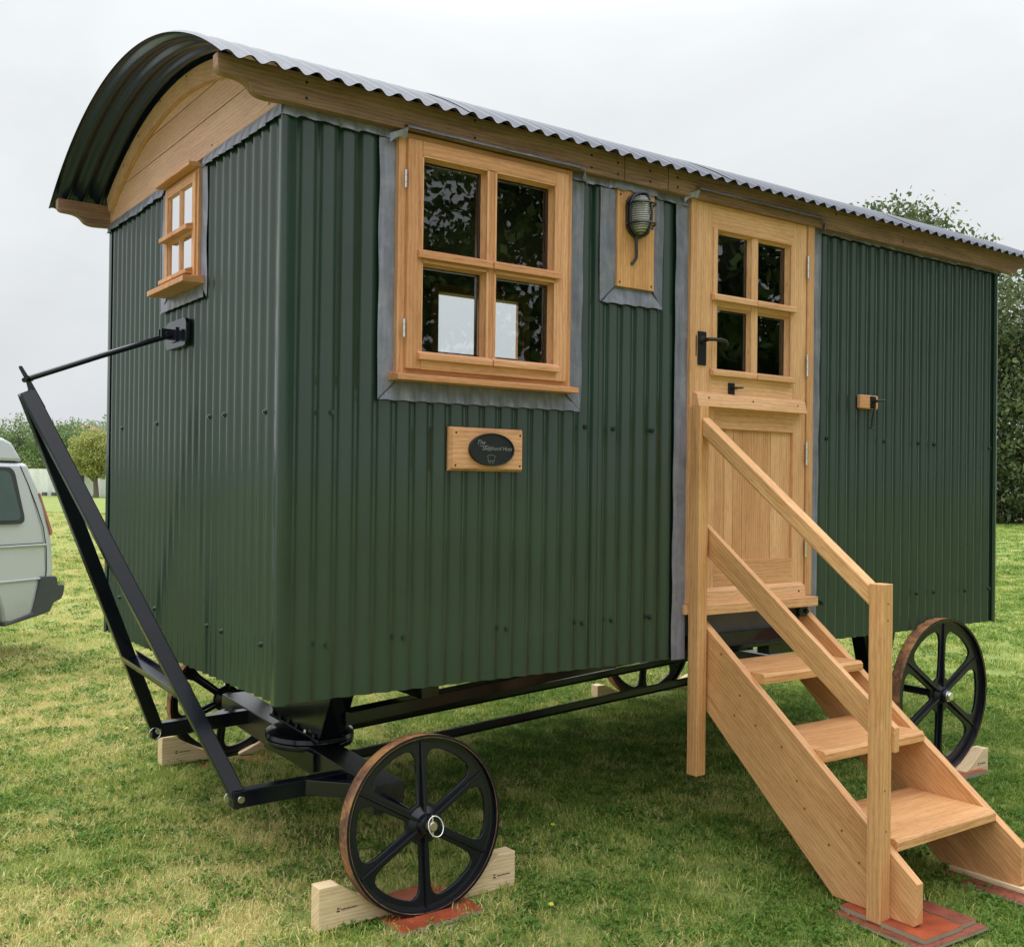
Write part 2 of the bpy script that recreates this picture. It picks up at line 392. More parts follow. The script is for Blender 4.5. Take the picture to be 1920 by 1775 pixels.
# ------------------------------------------------------------------ the hut
HL, HW, HZ = 4.3794, 2.1701, 2.0324
PT = 0.0762; AMP = 0.013; RX0 = .188-2*PT
hut = empty('shepherd_hut', (0, 0, -.8)); hut.location = (0, 0, 0)
tag(hut, 'dark green corrugated shepherd hut on iron wheels with curved tin roof and oak door', 'hut')
def prof(s, s0): return AMP*(1-math.cos(2*math.pi*(s-s0)/PT))/2
def prof2(s, s0):                                   # slightly flattened crests
    return prof(s, s0)
def corr(mb, pt, s0, sA, sB, zA, zB, lap=None):
    n = max(2, int((sB-sA)/PT*12)); nz_ = 4
    mb.grid(n, nz_, lambda u, v: pt(sA+(sB-sA)*u, prof2(sA+(sB-sA)*u, s0), zA+(zB-zA)*v))
near_pt = lambda s, d, z: (s, d, z)
mb = MB()
WIN = (.40, 1.25, 1.10, 2.0); DOOR = (1.85, 2.76)
for (a, b, z0, z1) in ((.012, 1.85, 0, 1.10), (.012, .40, 1.10, 2.0), (1.25, 1.85, 1.10, 1.56), (1.25, 1.44, 1.56, 2.0), (1.70, 1.85, 1.56, 2.0), (2.76, HL-.012, 0, 2.0)):
    corr(mb, near_pt, RX0, a, b, z0, z1)
mb.build('corrugated_wall', green, hut, smooth=True, solid=.0016, normals=False)
mb = MB(); corr(mb, lambda s, d, z: (s, d-.0035, z), RX0, .95+.44, 1.80, 0, 1.50)       # overlapping sheet beside the door
mb.build('corrugated_wall', green, hut, smooth=True, solid=.0016, normals=False)
end_pt = lambda s, d, z: (d, s, z)
mb = MB()
for (a, b, z0, z1) in ((.012, HW-.012, 0, 1.54), (.012, .78, 1.54, 2.0), (1.22, HW-.012, 1.54, 2.0)):
    corr(mb, end_pt, .0378, a, b, z0, z1)
mb.build('corrugated_wall', green, hut, smooth=True, solid=.0016, normals=False)
mb = MB(); corr(mb, lambda s, d, z: (HL-d, s, z), .0378, .015, HW-.015, 0, 2.0)
mb.build('corrugated_wall', green, hut, smooth=True, solid=.0016, normals=False)
mb = MB()
for (a, b, z0, z1) in ((.015, 1.84, 0, 2.0), (1.84, 2.56, 0, 1.50), (2.56, HL-.015, 0, 2.0)):
    corr(mb, lambda s, d, z: (s, HW-d, z), RX0, a, b, z0, z1)
mb.build('corrugated_wall', green, hut, smooth=True, solid=.0016, normals=False)
# corner flashings
def corner(cx, cy, sx, sy):
    mb = MB(); pr = [(.036, -.0015), (.030, -.0030), (.020, -.004), (.010, -.0045)]
    path = [(x, y) for x, y in pr]+[(.001, -.003), (-.003, .001)]+[(-.0045, .010), (-.004, .020), (-.003, .032), (-.001, .042)]
    mb.grid(len(path)-1, 1, lambda u, v: (cx+sx*path[round(u*(len(path)-1))][0], cy+sy*path[round(u*(len(path)-1))][1], -.004+v*2.01))
    mb.build('corner_flashing', green, hut, smooth=True, solid=.0016, normals=False)
corner(0, 0, 1, 1); corner(HL, 0, -1, 1); corner(0, HW, 1, -1); corner(HL, HW, -1, -1)
# roofing bolts
bolt_me = None
def bolt(P, n):
    global bolt_me
    if bolt_me is None:
        b = MB(); b.lathe([(.0, .009), (.0055, .009), (.006, .004), (.0098, .004), (.0105, .0), (.0105, -.004)], (0, 0, 0), (0, 0, 1), 12)
        o = b.build('bolt', green, hut, smooth=True); bolt_me = o.data
    else:
        o = bpy.data.objects.new('bolt', bolt_me); col.objects.link(o); o.parent = hut
    o.rotation_euler = Vector(n).to_track_quat('Z', 'Y').to_euler(); o.location = P
for x, z in ((.188, .993), (1.319, .991), (1.468, .989), (1.687, .991), (.181, .188), (.485, .191), (.940, .191), (1.317, .188), (1.471, .192), (1.690, .189), (2.851, .999), (3.316, 1.002), (3.615, 1.001), (3.762, 1.0), (4.303, .997), (2.83, .189), (3.342, .195), (3.614, .197), (3.77, .196), (4.072, .19), (4.31, .19)):
    bolt((x, -.004, z), (0, -1, 0))
for y, z in ((.124, .991), (.52, 1.0), (.68, 1.0), (.139, .186), (.525, .187), (.683, .19), (1.35, .19), (1.35, 1.0), (1.9, .19), (1.9, 1.0)):
    bolt((-.002, y, z), (-1, 0, 0))

screw_me = {}
def screw(P, n, par, r_=.005, mat=None):
    mat = mat or hardware; key = (round(r_, 4), mat.name)
    if key not in screw_me:
        b = MB(); b.lathe([(0, .0012), (r_*.9, .0010), (r_, -.0015)], (0, 0, 0), (0, 0, 1), 8); o = b.build('screw_head', mat, par); screw_me[key] = o.data
    else:
        o = bpy.data.objects.new('screw_head', screw_me[key]); col.objects.link(o); o.parent = par
    o.rotation_euler = Vector(n).to_track_quat('Z', 'Y').to_euler(); o.location = P
# lead flashings --------------------------------------------------
NF = lambda s, y, z: (s, y, z); EF = lambda s, y, z: (y, s, z)
def lead_top(x0, x1, fn, s0, zt=2.034, zb=1.987, name='lead_flashing', seed=0):
    mb = MB(); n = int((x1-x0)/PT*10); rnd = random.Random(seed)
    ph = [rnd.uniform(-1, 1) for _ in range(400)]
    def f(u, v):
        s = x0+(x1-x0)*u; k = int((s+3)/PT); d = prof(s, s0)
        wob = .004*ph[k % 400]*math.sin((s/PT)*math.pi*2+ph[(k*3) % 400])
        z = zt+(zb-zt)*v+(-.006*ph[(k*7) % 400]*.5-.0035*math.cos(2*math.pi*(s-s0)/PT))*v
        y = .002-.016*v+.0015*math.sin(s*9)+d*.9*v**1.5+wob*v
        if fn is NF and 1.43 < s < 1.705: y = min(y, -.021-.004*v)+(.0 if 1.45 < s < 1.685 else .012)
        return fn(s, y-.004, z)
    mb.grid(n, 6, f); return mb.build(name, lead, hut, smooth=True, solid=.002, normals=False)
lead_top(-.012, .445, NF, RX0, seed=1); lead_top(1.225, 1.885, NF, RX0, seed=2); lead_top(2.74, HL+.006, NF, RX0, 2.036, 2.003, seed=3)
lead_top(-.014, .79, EF, .0378, seed=4); lead_top(1.25, HW+.008, EF, .0378, seed=5)
lead_top(-.01, HW+.01, lambda s, y, z: (HL-y, s, z), .0378, seed=6); lead_top(-.01, HL+.01, lambda s, y, z: (s, HW-y, z), RX0, seed=7)
def lead_strip(A, B, C, D, fn, s0, along, name='lead_flashing', dent=1.):
    """quad A(inner start) B(inner end) C(outer end) D(outer start), in wall (s,z)"""
    mb = MB(); A, B, C, D = map(Vector, (A, B, C, D)); n = 60 if along == 'h' else 24; nv = 5
    def f(u, v):
        p = (A*(1-u)+B*u)*(1-v)+(D*(1-u)+C*u)*v
        d = prof(p.x, s0)
        if along == 'h': y = -.005-.012*v+d*.55*v**1.6*dent; p.y += (.0015*math.sin(p.x*83)-.0012*math.cos(2*math.pi*(p.x-s0)/PT))*v
        else: y = -.010+.005*v**1.5*dent+.0015*math.sin(p.y*21+A.x*9); p.x += .002*math.sin(p.y*17+A.x*5)*v
        return fn(p.x, y, p.y)
    mb.grid(n, nv, f); return mb.build(name, lead, hut, smooth=True, solid=.002, normals=False)
# around the big window
lead_strip((.43, 1.985), (.43, 1.115), (.362, 1.05), (.360, 1.985), NF, RX0, 'v')
lead_strip((1.21, 1.985), (1.21, 1.115), (1.290, 1.054), (1.295, 1.985), NF, RX0, 'v')
lead_strip((.43, 1.118), (1.205, 1.118), (1.284, 1.052), (.366, 1.048), NF, RX0, 'h')
# around the lamp board
lead_strip((1.464, 1.985), (1.462, 1.583), (1.384, 1.512), (1.382, 1.985), NF, RX0, 'v')
lead_strip((1.675, 1.985), (1.672, 1.583), (1.734, 1.514), (1.738, 1.985), NF, RX0, 'v')
lead_strip((1.464, 1.586), (1.670, 1.586), (1.728, 1.514), (1.389, 1.511), NF, RX0, 'h')
for (a, b) in (((.430, 1.116), (.365, 1.050)), ((1.207, 1.117), (1.286, 1.053)), ((1.463, 1.585), (1.387, 1.512)), ((1.671, 1.585), (1.730, 1.514))):
    mb = MB(); mb.beam((a[0], -.0125, a[1]), (b[0], -.0085, b[1]), .0028, .003, (0, 1, 0), 1.); mb.build('lead_mitre', silicone, hut)
# beside the door
lead_strip((1.89, 2.0), (1.886, -.003), (1.808, -.003), (1.812, 2.0), NF, RX0, 'v', dent=.4)
lead_strip((2.715, 2.005), (2.712, .0), (2.775, .0), (2.790, 2.005), NF, RX0, 'v', dent=.4)
# around the end window
lead_strip((.79, 1.985), (.79, 1.53), (.725, 1.47), (.728, 1.985), EF, .0378, 'v')
lead_strip((1.205, 1.985), (1.205, 1.53), (1.30, 1.47), (1.29, 1.985), EF, .0378, 'v')
lead_strip((.79, 1.535), (1.21, 1.535), (1.30, 1.472), (.728, 1.472), EF, .0378, 'h')
# lead folded over the window and door heads
def head_lead(x0, x1, z):
    mb = MB(); mb.grid(24, 6, lambda u, v: (x0+(x1-x0)*u, -.045-.035*math.sin(v*1.5708)-.002*math.sin(u*30), z+.012*math.cos(v*1.5708)-.004*v))
    mb.build('lead_flashing', lead, hut, smooth=True, solid=.002, normals=False)
head_lead(.435, 1.245, 2.018); head_lead(1.885, 2.745, 2.052)
def roll_end(x, z, s):
    mb = MB(); mb.grid(10, 6, lambda u, v: (x+s*.05*u, -.02-.045*(1-u)*(1-.3*v)-.01, z-.006-.034*v-.02*u+.012*math.sin(u*3.1)*v))
    mb.build('lead_flashing', lead, hut, smooth=True, solid=.002, normals=False)
roll_end(.437, 2.022, -1); roll_end(1.242, 2.020, 1); roll_end(1.888, 2.052, -1); roll_end(2.742, 2.050, 1)

# roof ------------------------------------------------------------
ZC, RR = .115, 2.33; YC = 1.085
def roof_sheets():
    mb = MB(); a0 = math.asin(1.215/RR); xa, xb = -.262, HL+.262
    cuts = [xa, .691]+[.691+.6858*k for k in range(1, 6)]; cuts = [c for c in cuts if c < xb-.2]+[xb]
    for k in range(len(cuts)-1):
        c0 = cuts[k]-(0 if k == 0 else .03); c1 = cuts[k+1]; off = .0022*(k % 2)
        n = int((c1-c0)/PT*12)
        def f(u, v):
            x = c0+(c1-c0)*u; th = -a0+2*a0*v
            r = RR+off-.009+.009*-math.cos(2*math.pi*(x+.204)/PT)
            return (x, YC+r*math.sin(th), ZC+r*math.cos(th))
        mb.grid(n, 44, f)
    return mb.build('corrugated_roof', roofm, hut, smooth=True, solid=.0022, normals=False)
roof = roof_sheets()
# eaves beams with ogee ends
def bez(a, b, c, n=6): return [tuple((1-t)**2*a[i]+2*t*(1-t)*b[i]+t*t*c[i] for i in (0, 1)) for t in [k/n for k in range(n+1)]]
def beam_outline(top):
    L = [(-.246, top), (-.246, 2.085)]+bez((-.246, 2.085), (-.243, 2.062), (-.215, 2.062))[1:]+bez((-.19, 2.061), (-.145, 2.058), (-.13, 2.035))+bez((-.13, 2.035), (-.115, 2.014), (-.07, 2.014))[1:]+[(0, 2.018)]
    Rr = [(HL-x, z) for x, z in L][::-1]
    return L+Rr
for (ya, yb) in ((-.047, -.002), (HW+.002, HW+.047)):
    top = ZC+math.sqrt((RR-.02)**2-(YC-(ya if ya < 0 else yb))**2)-.004
    mb = MB(); mb.prism(beam_outline(top), lambda u, v, t: (u, t, v), ya, yb, (1, 0), tone=1.)
    mb.build('eaves_beam', oak_beam, hut, bevel=.003)
for x, z in ((.060, 2.095), (.060, 2.042), (.735, 2.11), (.735, 2.045), (1.30, 2.09), (1.30, 2.04), (1.44, 2.085), (1.44, 2.04), (1.62, 2.085), (1.62, 2.04), (1.78, 2.085), (1.78, 2.045), (2.85, 2.1), (3.4, 2.045)):
    screw((x, -.0475, z), (0, -1, 0), hut, .0055)
for x in (1.477, 1.724):
    mb = MB(); mb.box(x-.0012, x+.0012, -.0482, -.044, 2.0185, 2.125); mb.build('beam_joint', silicone, hut)
# gables
def gable(x, sx):
    zs = [2.034, 2.181, 2.299, 2.50]; Rg = RR-.03
    for k in range(3):
        za, zb = zs[k]+.0022, zs[k+1]-.0022
        zb_ = min(zb, ZC+Rg); outl = []
        half = lambda z: math.sqrt(max(1e-9, Rg*Rg-(z-ZC)**2)) if z > ZC else 1.1
        n = 14
        zz = [za+(zb_-za)*i/n for i in range(n+1)]
        outl = [(YC-min(half(z), 1.09), z) for z in zz]+[(YC+min(half(z), 1.09), z) for z in reversed(zz)]
        if abs(outl[n][0]-outl[n+1][0]) < 1e-4: outl.pop(n)
        mb = MB(); mb.prism(outl, lambda u, v, t: (t, u, v), x-sx*.0, x+sx*.022, (1, 0)); mb.build('gable_board', oak_pale, hut, bevel=.0015)
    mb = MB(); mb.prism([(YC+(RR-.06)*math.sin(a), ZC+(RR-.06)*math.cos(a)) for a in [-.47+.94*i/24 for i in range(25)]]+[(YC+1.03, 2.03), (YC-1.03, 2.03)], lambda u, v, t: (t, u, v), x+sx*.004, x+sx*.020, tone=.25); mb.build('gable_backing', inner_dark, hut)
    # arched rib under the roof edge
    mb = MB(); a1 = math.asin(1.07/(RR-.03)); n = 40
    pts = []
    for i in range(n+1):
        th = -a1+2*a1*i/n; pts.append((YC+(RR-.028)*math.sin(th), ZC+(RR-.028)*math.cos(th)))
    for i in range(n, -1, -1):
        th = -a1+2*a1*i/n; rr_ = RR-.105
        pts.append((YC+rr_*math.sin(th), max(2.036, ZC+rr_*math.cos(th))))
    for i in range(n):
        A, B, C, D = pts[i], pts[i+1], pts[2*n-i], pts[2*n+1-i]
        P = [(x-sx*.022, *D), (x-sx*.001, *D), (x-sx*.001, *C), (x-sx*.022, *C), (x-sx*.022, *A), (x-sx*.001, *A), (x-sx*.001, *B), (x-sx*.022, *B)]
        mb.hexa(P, 1, tone=.93)
    mb.build('arched_rib', oak_pale, hut)
gable(0, 1); gable(HL, -1)
for y, z in ((.13, 2.06), (.70, 2.06), (1.4, 2.06), (.45, 2.27), (.62, 2.34), (.95, 2.40), (1.3, 2.40), (1.62, 2.33), (1.86, 2.25)):
    screw((-.0225 if z > 2.1 else -.0005, y, z), (-1, 0, 0), hut, .005)

# interior shell (dark, seen through the panes) --------------------
def holes(mb, s_rng, z_rng, hs, fn):
    ss = sorted({s_rng[0], s_rng[1], *[h[0] for h in hs], *[h[1] for h in hs]}); zz = sorted({z_rng[0], z_rng[1], *[h[2] for h in hs], *[h[3] for h in hs]})
    for a, b in zip(ss, ss[1:]):
        for c, d in zip(zz, zz[1:]):
            mx_, mz_ = (a+b)/2, (c+d)/2
            if any(h[0] < mx_ < h[1] and h[2] < mz_ < h[3] for h in hs): continue
            mb.quadlike([fn(a, c), fn(b, c), fn(b, d), fn(a, d)])
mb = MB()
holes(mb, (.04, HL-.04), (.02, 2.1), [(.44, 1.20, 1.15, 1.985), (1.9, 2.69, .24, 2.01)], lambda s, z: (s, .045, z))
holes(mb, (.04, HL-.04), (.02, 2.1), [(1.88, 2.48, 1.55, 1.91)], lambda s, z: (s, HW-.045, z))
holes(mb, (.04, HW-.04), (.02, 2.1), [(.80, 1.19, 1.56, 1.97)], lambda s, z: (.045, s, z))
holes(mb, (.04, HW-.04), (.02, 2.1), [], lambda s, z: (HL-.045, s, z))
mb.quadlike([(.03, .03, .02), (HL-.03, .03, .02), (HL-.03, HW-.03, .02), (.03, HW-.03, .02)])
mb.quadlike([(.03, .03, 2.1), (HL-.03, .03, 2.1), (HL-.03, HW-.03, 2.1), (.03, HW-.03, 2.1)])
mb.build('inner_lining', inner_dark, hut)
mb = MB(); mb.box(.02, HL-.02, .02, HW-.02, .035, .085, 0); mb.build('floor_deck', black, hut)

# windows ----------------------------------------------------------
def ring(mb, x0, x1, z0, z1, wl, wr, wb, wt, y0, y1, fn=None):
    """frame of four mitre-less members in the wall plane: stiles full height, rails butted"""
    B = (lambda a, b, c, d, e_, f_, ax: mb.box(a, b, c, d, e_, f_, ax)) if fn is None else fn
    B(x0, x0+wl, y0, y1, z0, z1, 2); B(x1-wr, x1, y0, y1, z0, z1, 2)
    B(x0+wl, x1-wr, y0, y1, z0, z0+wb, 0); B(x0+wl, x1-wr, y0, y1, z1-wt, z1, 0)
win = empty('window', (0, 0, 0), hut)
mb = MB(); ring(mb, .423, 1.212, 1.143, 2.012, .030, .030, .022, .024, -.034, .05); mb.build('window_frame', oak_window, win, bevel=.002)
mb = MB(); ring(mb, .452, 1.179, 1.162, 1.988, .060, .060, .045, .052, -.052, .01)
mb.box(.798, .832, -.048, .01, 1.207, 1.936, 2)
mb.box(.512, .798, -.046, .01, 1.553, 1.590, 0); mb.box(.832, 1.119, -.046, .01, 1.553, 1.590, 0)
mb.build('sash', oak_window, win, bevel=.0025)
def bead(mb, x0, x1, z0, z1, y0, y1, w=.010, axis3=None):
    """sloping glazing bead: four chamfered strips"""
    o = [(x0, z0), (x1, z0), (x1, z1), (x0, z1)]; i_ = [(x0+w, z0+w), (x1-w, z0+w), (x1-w, z1-w), (x0+w, z1-w)]
    f3 = axis3 or (lambda x, y, z: (x, y, z))
    for k in range(4):
        a, b, c, d = o[k], o[(k+1) % 4], i_[(k+1) % 4], i_[k]
        ln = math.hypot(b[0]-a[0], b[1]-a[1]); ou = random.uniform(0, 9)
        mb.quadlike([f3(a[0], y0, a[1]), f3(b[0], y0, b[1]), f3(c[0], y1, c[1]), f3(d[0], y1, d[1])], [(ou, 0), (ou+ln, 0), (ou+ln-w, w), (ou+w, w)], .95)
panes = []
for (x0, x1) in ((.512, .798), (.832, 1.119)):
    for (z0, z1) in ((1.207, 1.553), (1.590, 1.936)):
        mb = MB(); bead(mb, x0, x1, z0, z1, -.040, -.012, .011)
        for a_, b_ in (((x0+.001, z0), (x1-.001, z0)), ((x0+.001, z1), (x1-.001, z1)), ((x0, z0), (x0, z1)), ((x1, z0), (x1, z1))): mb.beam((a_[0], -.0475, a_[1]), (b_[0], -.0475, b_[1]), .006, .009, (0, 1, 0), 1.08)
        panes.append((x0, x1, z0, z1)); mb.build('glazing_bead', oak_window, win)
for (x0, x1, z0, z1) in panes:
    mb = MB(); mb.quadlike([(x0+.004, -.010, z0+.004), (x1-.004, -.010, z0+.004), (x1-.004, -.010, z1-.004), (x0+.004, -.010, z1-.004)])
    mb.build('pane', glass, win, normals=False)
for (x0, x1, z0, z1) in panes:      # silver spacer bars of the double glazing
    mb = MB(); ring(mb, x0+.012, x1-.012, z0+.012, z1-.012, .005, .005, .005, .005, .0, .014); mb.build('glazing_spacer', steel, win)
def ledge(par, mat, fn, x0, x1, *a):
    gap = a[-1]
    for p, q in ((x0, gap-.0025), (gap+.0025, x1)):
        mb = MB(); fn(mb, p, q, *a[:-1]); mb.build('drip_ledge', mat, par, bevel=.0015)
def drip(mb, x0, x1, z0, z1, yf, yb, gap=None):
    """weathered ledge: sloping top, small end mitre"""
    segs = [(x0, x1)] if gap is None else [(x0, gap-.0025), (gap+.0025, x1)]
    for a, b in segs:
        zb = z1+.012
        mb.hexa([(a, yf, z0), (b, yf, z0), (b, yb, z0), (a, yb, z0), (a, yf, z1), (b, yf, z1), (b, yb, zb), (a, yb, zb)], 0)
ledge(win, oak_window, drip, .492, 1.136, 1.563, 1.586, -.068, -.044, .815); ledge(win, oak_window, drip, .496, 1.131, 1.196, 1.216, -.072, -.05, .815)
mb = MB(); drip(mb, .404, 1.222, 1.118, 1.139, -.080, -.006); mb.build('sill', oak_window, win, bevel=.002)
for z0, z1 in ((1.806, 1.869), (1.272, 1.337)):
    mb = MB()
    for a, b in ((z0, z0+(z1-z0)*.3), (z0+(z1-z0)*.32, z0+(z1-z0)*.68), (z0+(z1-z0)*.7, z1)): mb.tube([(.440, -.055, a), (.440, -.055, b)], .0052, 10)
    mb.build('hinge', steel, win, smooth=True)
# end window
ew = empty('window', (0, 0, 0), hut)
EB = lambda mb: (lambda a, b, c, d, e_, f_, ax: mb.box(c, d, a, b, e_, f_, {0: 1, 1: 0, 2: 2}[ax]))
mb = MB(); ring(mb, .785, 1.205, 1.548, 1.99, .022, .022, .018, .02, -.022, .05, EB(mb)); mb.build('window_frame', oak_window, ew, bevel=.002)
mb = MB(); ring(mb, .805, 1.185, 1.562, 1.975, .034, .034, .03, .034, -.030, .0, EB(mb))
mb.box(-.027, .0, .985, 1.005, 1.59, 1.943, 2); mb.box(-.027, .0, .839, .985, 1.748, 1.775, 1); mb.box(-.027, .0, 1.005, 1.151, 1.748, 1.775, 1)
mb.build('sash', oak_window, ew, bevel=.002)
mb = MB(); ep = [(a, b, c, d) for a, b in ((.839, .985), (1.005, 1.151)) for c, d in ((1.592, 1.748), (1.775, 1.941))]
for q in ep: mb = MB(); bead(mb, *q, -.0265, -.019, .006, lambda x, y, z: (y, x, z)); mb.build('glazing_bead', oak_window, ew)
for (a, b, c, d) in ep:
    mb = MB(); mb.quadlike([(-.019, a+.003, c+.003), (-.019, b-.003, c+.003), (-.019, b-.003, d-.003), (-.019, a+.003, d-.003)]); mb.build('pane', glass, ew, normals=False)
def dripE(mb, y0, y1, z0, z1, xf, xb, gap=None):
    segs = [(y0, y1)] if gap is None else [(y0, gap-.0025), (gap+.0025, y1)]
    for a, b in segs:
        zb = z1+.010
        mb.hexa([(xf, a, z0), (xf, b, z0), (xb, b, z0), (xb, a, z0), (xf, a, z1), (xf, b, z1), (xb, b, zb), (xb, a, zb)], 1)
ledge(ew, oak_window, dripE, .825, 1.175, 1.752, 1.770, -.058, -.026, .995); ledge(ew, oak_window, dripE, .825, 1.175, 1.576, 1.592, -.058, -.03, .995)
mb = MB(); dripE(mb, .750, 1.215, 1.528, 1.550, -.092, -.006); mb.build('sill', oak_window, ew, bevel=.002)
mb = MB(); mb.box(-.062, .0, .785, 1.225, 1.993, 2.010, 1); mb.build('window_head', oak_window, ew, bevel=.002)
# far window, seen through the hut
fw = empty('window', (0, 0, 0), hut)
mb = MB(); FB = (lambda a, b, c, d, e_, f_, ax: mb.box(a, b, HW-d, HW-c, e_, f_, ax)); ring(mb, 1.84, 2.56, 1.50, 1.96, .045, .045, .05, .05, -.03, .06, FB)
mb.box(2.20, 2.232, HW-.04, HW+.02, 1.55, 1.91, 2); mb.build('window_frame', oak_window, fw, bevel=.002)
mb = MB(); mb.quadlike([(1.885, HW, 1.55), (2.515, HW, 1.55), (2.515, HW, 1.91), (1.885, HW, 1.91)]); mb.build('pane', glass, fw, normals=False)

# door ---------------------------------------------------------------
door = empty('front_door', (0, 0, 0), hut)
mb = MB(); mb.box(1.884, 1.920, -.028, .05, .236, 2.050, 2); mb.box(2.669, 2.716, -.028, .05, .236, 2.050, 2); mb.box(1.920, 2.669, -.028, .05, 2.022, 2.050, 0)
mb.build('door_frame', oak_door, door, bevel=.002)
mb = MB(); ring(mb, 1.923, 2.666, 1.118, 2.018, .103, .092, .135, .100, -.020, .02)     # top leaf
mb.build('upper_leaf', oak_door, door, bevel=.0015)
mb = MB(); mb.box(2.287, 2.330, -.016, .02, 1.253, 1.918, 2); mb.box(2.060, 2.287, -.014, .02, 1.565, 1.603, 0); mb.box(2.330, 2.553, -.014, .02, 1.565, 1.603, 0)
ring(mb, 2.026, 2.574, 1.253, 1.918, .028, .024, .02, .012, -.026, .02)
mb.build('glazing_bar', oak_door, door, bevel=.003)
dp = [(2.054, 2.287, 1.273, 1.565), (2.330, 2.550, 1.273, 1.565), (2.054, 2.287, 1.603, 1.906), (2.330, 2.550, 1.603, 1.906)]
for q in dp: mb = MB(); bead(mb, *q, -.014, .008, .010); mb.build('glazing_bead', oak_door, door)
for (x0, x1, z0, z1) in dp:
    mb = MB(); mb.quadlike([(x0+.004, .010, z0+.004), (x1-.004, .010, z0+.004), (x1-.004, .010, z1-.004), (x0+.004, .010, z1-.004)]); mb.build('pane', glass, door, normals=False)
for (x0, x1, z0, z1) in dp: mb = MB(); ring(mb, x0+.012, x1-.012, z0+.012, z1-.012, .005, .005, .005, .005, .018, .030); mb.build('glazing_spacer', steel, door)
ledge(door, oak_door, drip, 2.016, 2.577, 1.586, 1.608, -.046, -.024, 2.298); ledge(door, oak_door, drip, 2.012, 2.568, 1.250, 1.270, -.048, -.024, 2.298)
mb = MB(); mb.hexa([(1.905, -.066, 1.106), (2.628, -.066, 1.106), (2.628, -.018, 1.106), (1.905, -.018, 1.106), (1.905, -.052, 1.160), (2.628, -.052, 1.160), (2.628, -.018, 1.176), (1.905, -.018, 1.176)], 0)
mb.build('weather_board', oak_door, door, bevel=.002)
for x, z in ((1.975, 1.146), (2.26, 1.144), (2.57, 1.142), (2.60, .262), (2.27, .262)): screw((x, -.0565 if z > 1 else -.049, z), (0, -1, .25 if z > 1 else .1), door, .0048)
mb = MB(); ring(mb, 1.923, 2.666, .243, 1.112, .127, .086, .177, .097, -.020, .02); mb.build('lower_leaf', oak_door, door, bevel=.0015)
xs_ = [2.050, 2.131, 2.188, 2.248, 2.441, 2.580]
for a, b in zip(xs_, xs_[1:]): mb = MB(); mb.box(a+.0012, b-.0012, -.004, .018, .419, 1.016, 2); mb.build('door_board', oak_door, door, bevel=.0012)
mb = MB(); mb.hexa([(1.93, -.052, .228), (2.648, -.052, .228), (2.648, -.018, .228), (1.93, -.018, .228), (1.93, -.044, .288), (2.648, -.044, .288), (2.648, -.018, .303), (1.93, -.018, .303)], 0)
mb.build('weather_board', oak_door, door, bevel=.002)
mb = MB(); mb.box(1.893, 2.700, -.083, .05, .190, .2345, 0); mb.box(1.872, 1.893, -.0265, .0, .190, .2345, 1); mb.build('door_sill', oak_door, door, bevel=.003)
for z0, z1 in ((1.763, 1.869), (1.29, 1.395), (.863, .973), (.42, .508)):
    mb = MB()
    for a, b in ((0, .31), (.33, .67), (.69, 1)): mb.tube([(2.664, -.034, z0+(z1-z0)*a), (2.664, -.034, z0+(z1-z0)*b)], .006, 10)
    mb.build('hinge', steel, door, smooth=True)
mb = MB(); mb.box(1.936, 1.987, -.026, -.020, 1.291, 1.441, 2)
mb.build('handle_plate', hardware, door, bevel=.002)
mb = MB(); mb.lathe([(0, .022), (.010, .022), (.012, .012), (.018, .004), (.019, 0)], (1.962, -.026, 1.402), (0, -1, 0), 20)
mb.tube([(1.962, -.040, 1.402), (1.962, -.062, 1.402), (1.985, -.072, 1.403), (2.03, -.072, 1.404), (2.062, -.070, 1.402), (2.075, -.066, 1.393), (2.079, -.063, 1.380)], [.009, .0085, .008, .0085, .0085, .007, .004], 10)
mb.build('door_handle', hardware, door, smooth=True)
mb = MB(); mb.box(1.9175, 1.9225, -.0295, -.027, 1.33, 1.42); mb.build('strike_plate', hardware, door)
mb = MB(); mb.box(2.131, 2.169, -.028, -.020, 1.172, 1.224); mb.tube([(2.15, -.028, 1.198), (2.15, -.05, 1.2), (2.157, -.056, 1.2)], .006, 8); mb.tube([(2.15, -.052, 1.2), (2.19, -.060, 1.203)], [.006, .004], 8)
mb.build('stay_hook', hardware, door, bevel=.001)

# lamp ----------------------------------------------------------------
mb = MB(); mb.box(1.463, 1.670, -.022, .0, 1.584, 1.998, 2); mb.build('lamp_board', oak, hut, bevel=.0015)
lamp = empty('wall_lamp', (0, 0, 0), hut)
LX, LZ = 1.566, 1.889
def stadium(w_, h_, n=14):
    r_ = w_/2; o = []
    for i in range(n+1): t = math.pi*i/n; o.append((r_*math.cos(t), h_/2-r_+r_*math.sin(t)))
    for i in range(n+1): t = math.pi+math.pi*i/n; o.append((r_*math.cos(t), -h_/2+r_+r_*math.sin(t)))
    return o
def dome(mb, w_, h_, y0, d, nrings=7, off=0):
    prev = None
    for k in range(nrings+1):
        t = k/nrings*math.pi/2; sc_ = math.cos(t); y = y0-d*math.sin(t)
        ws, hs = max(.002, w_*sc_), max(.002, h_-w_*(1-sc_))
        ringp = [(LX+a, y, LZ+b) for a, b in stadium(ws, hs)]
        base = len(mb.v); mb.v += ringp
        if prev is not None:
            n = len(ringp)
            for i in range(n):
                j = (i+1) % n; mb.f.append((prev+i, prev+j, base+j, base+i)); mb.uv.append([(0, 0)]*4); mb.tone.append(1); mb.mi.append(0)
        prev = base
m_, t_, b_ = newmat('ribbed_lamp_glass')
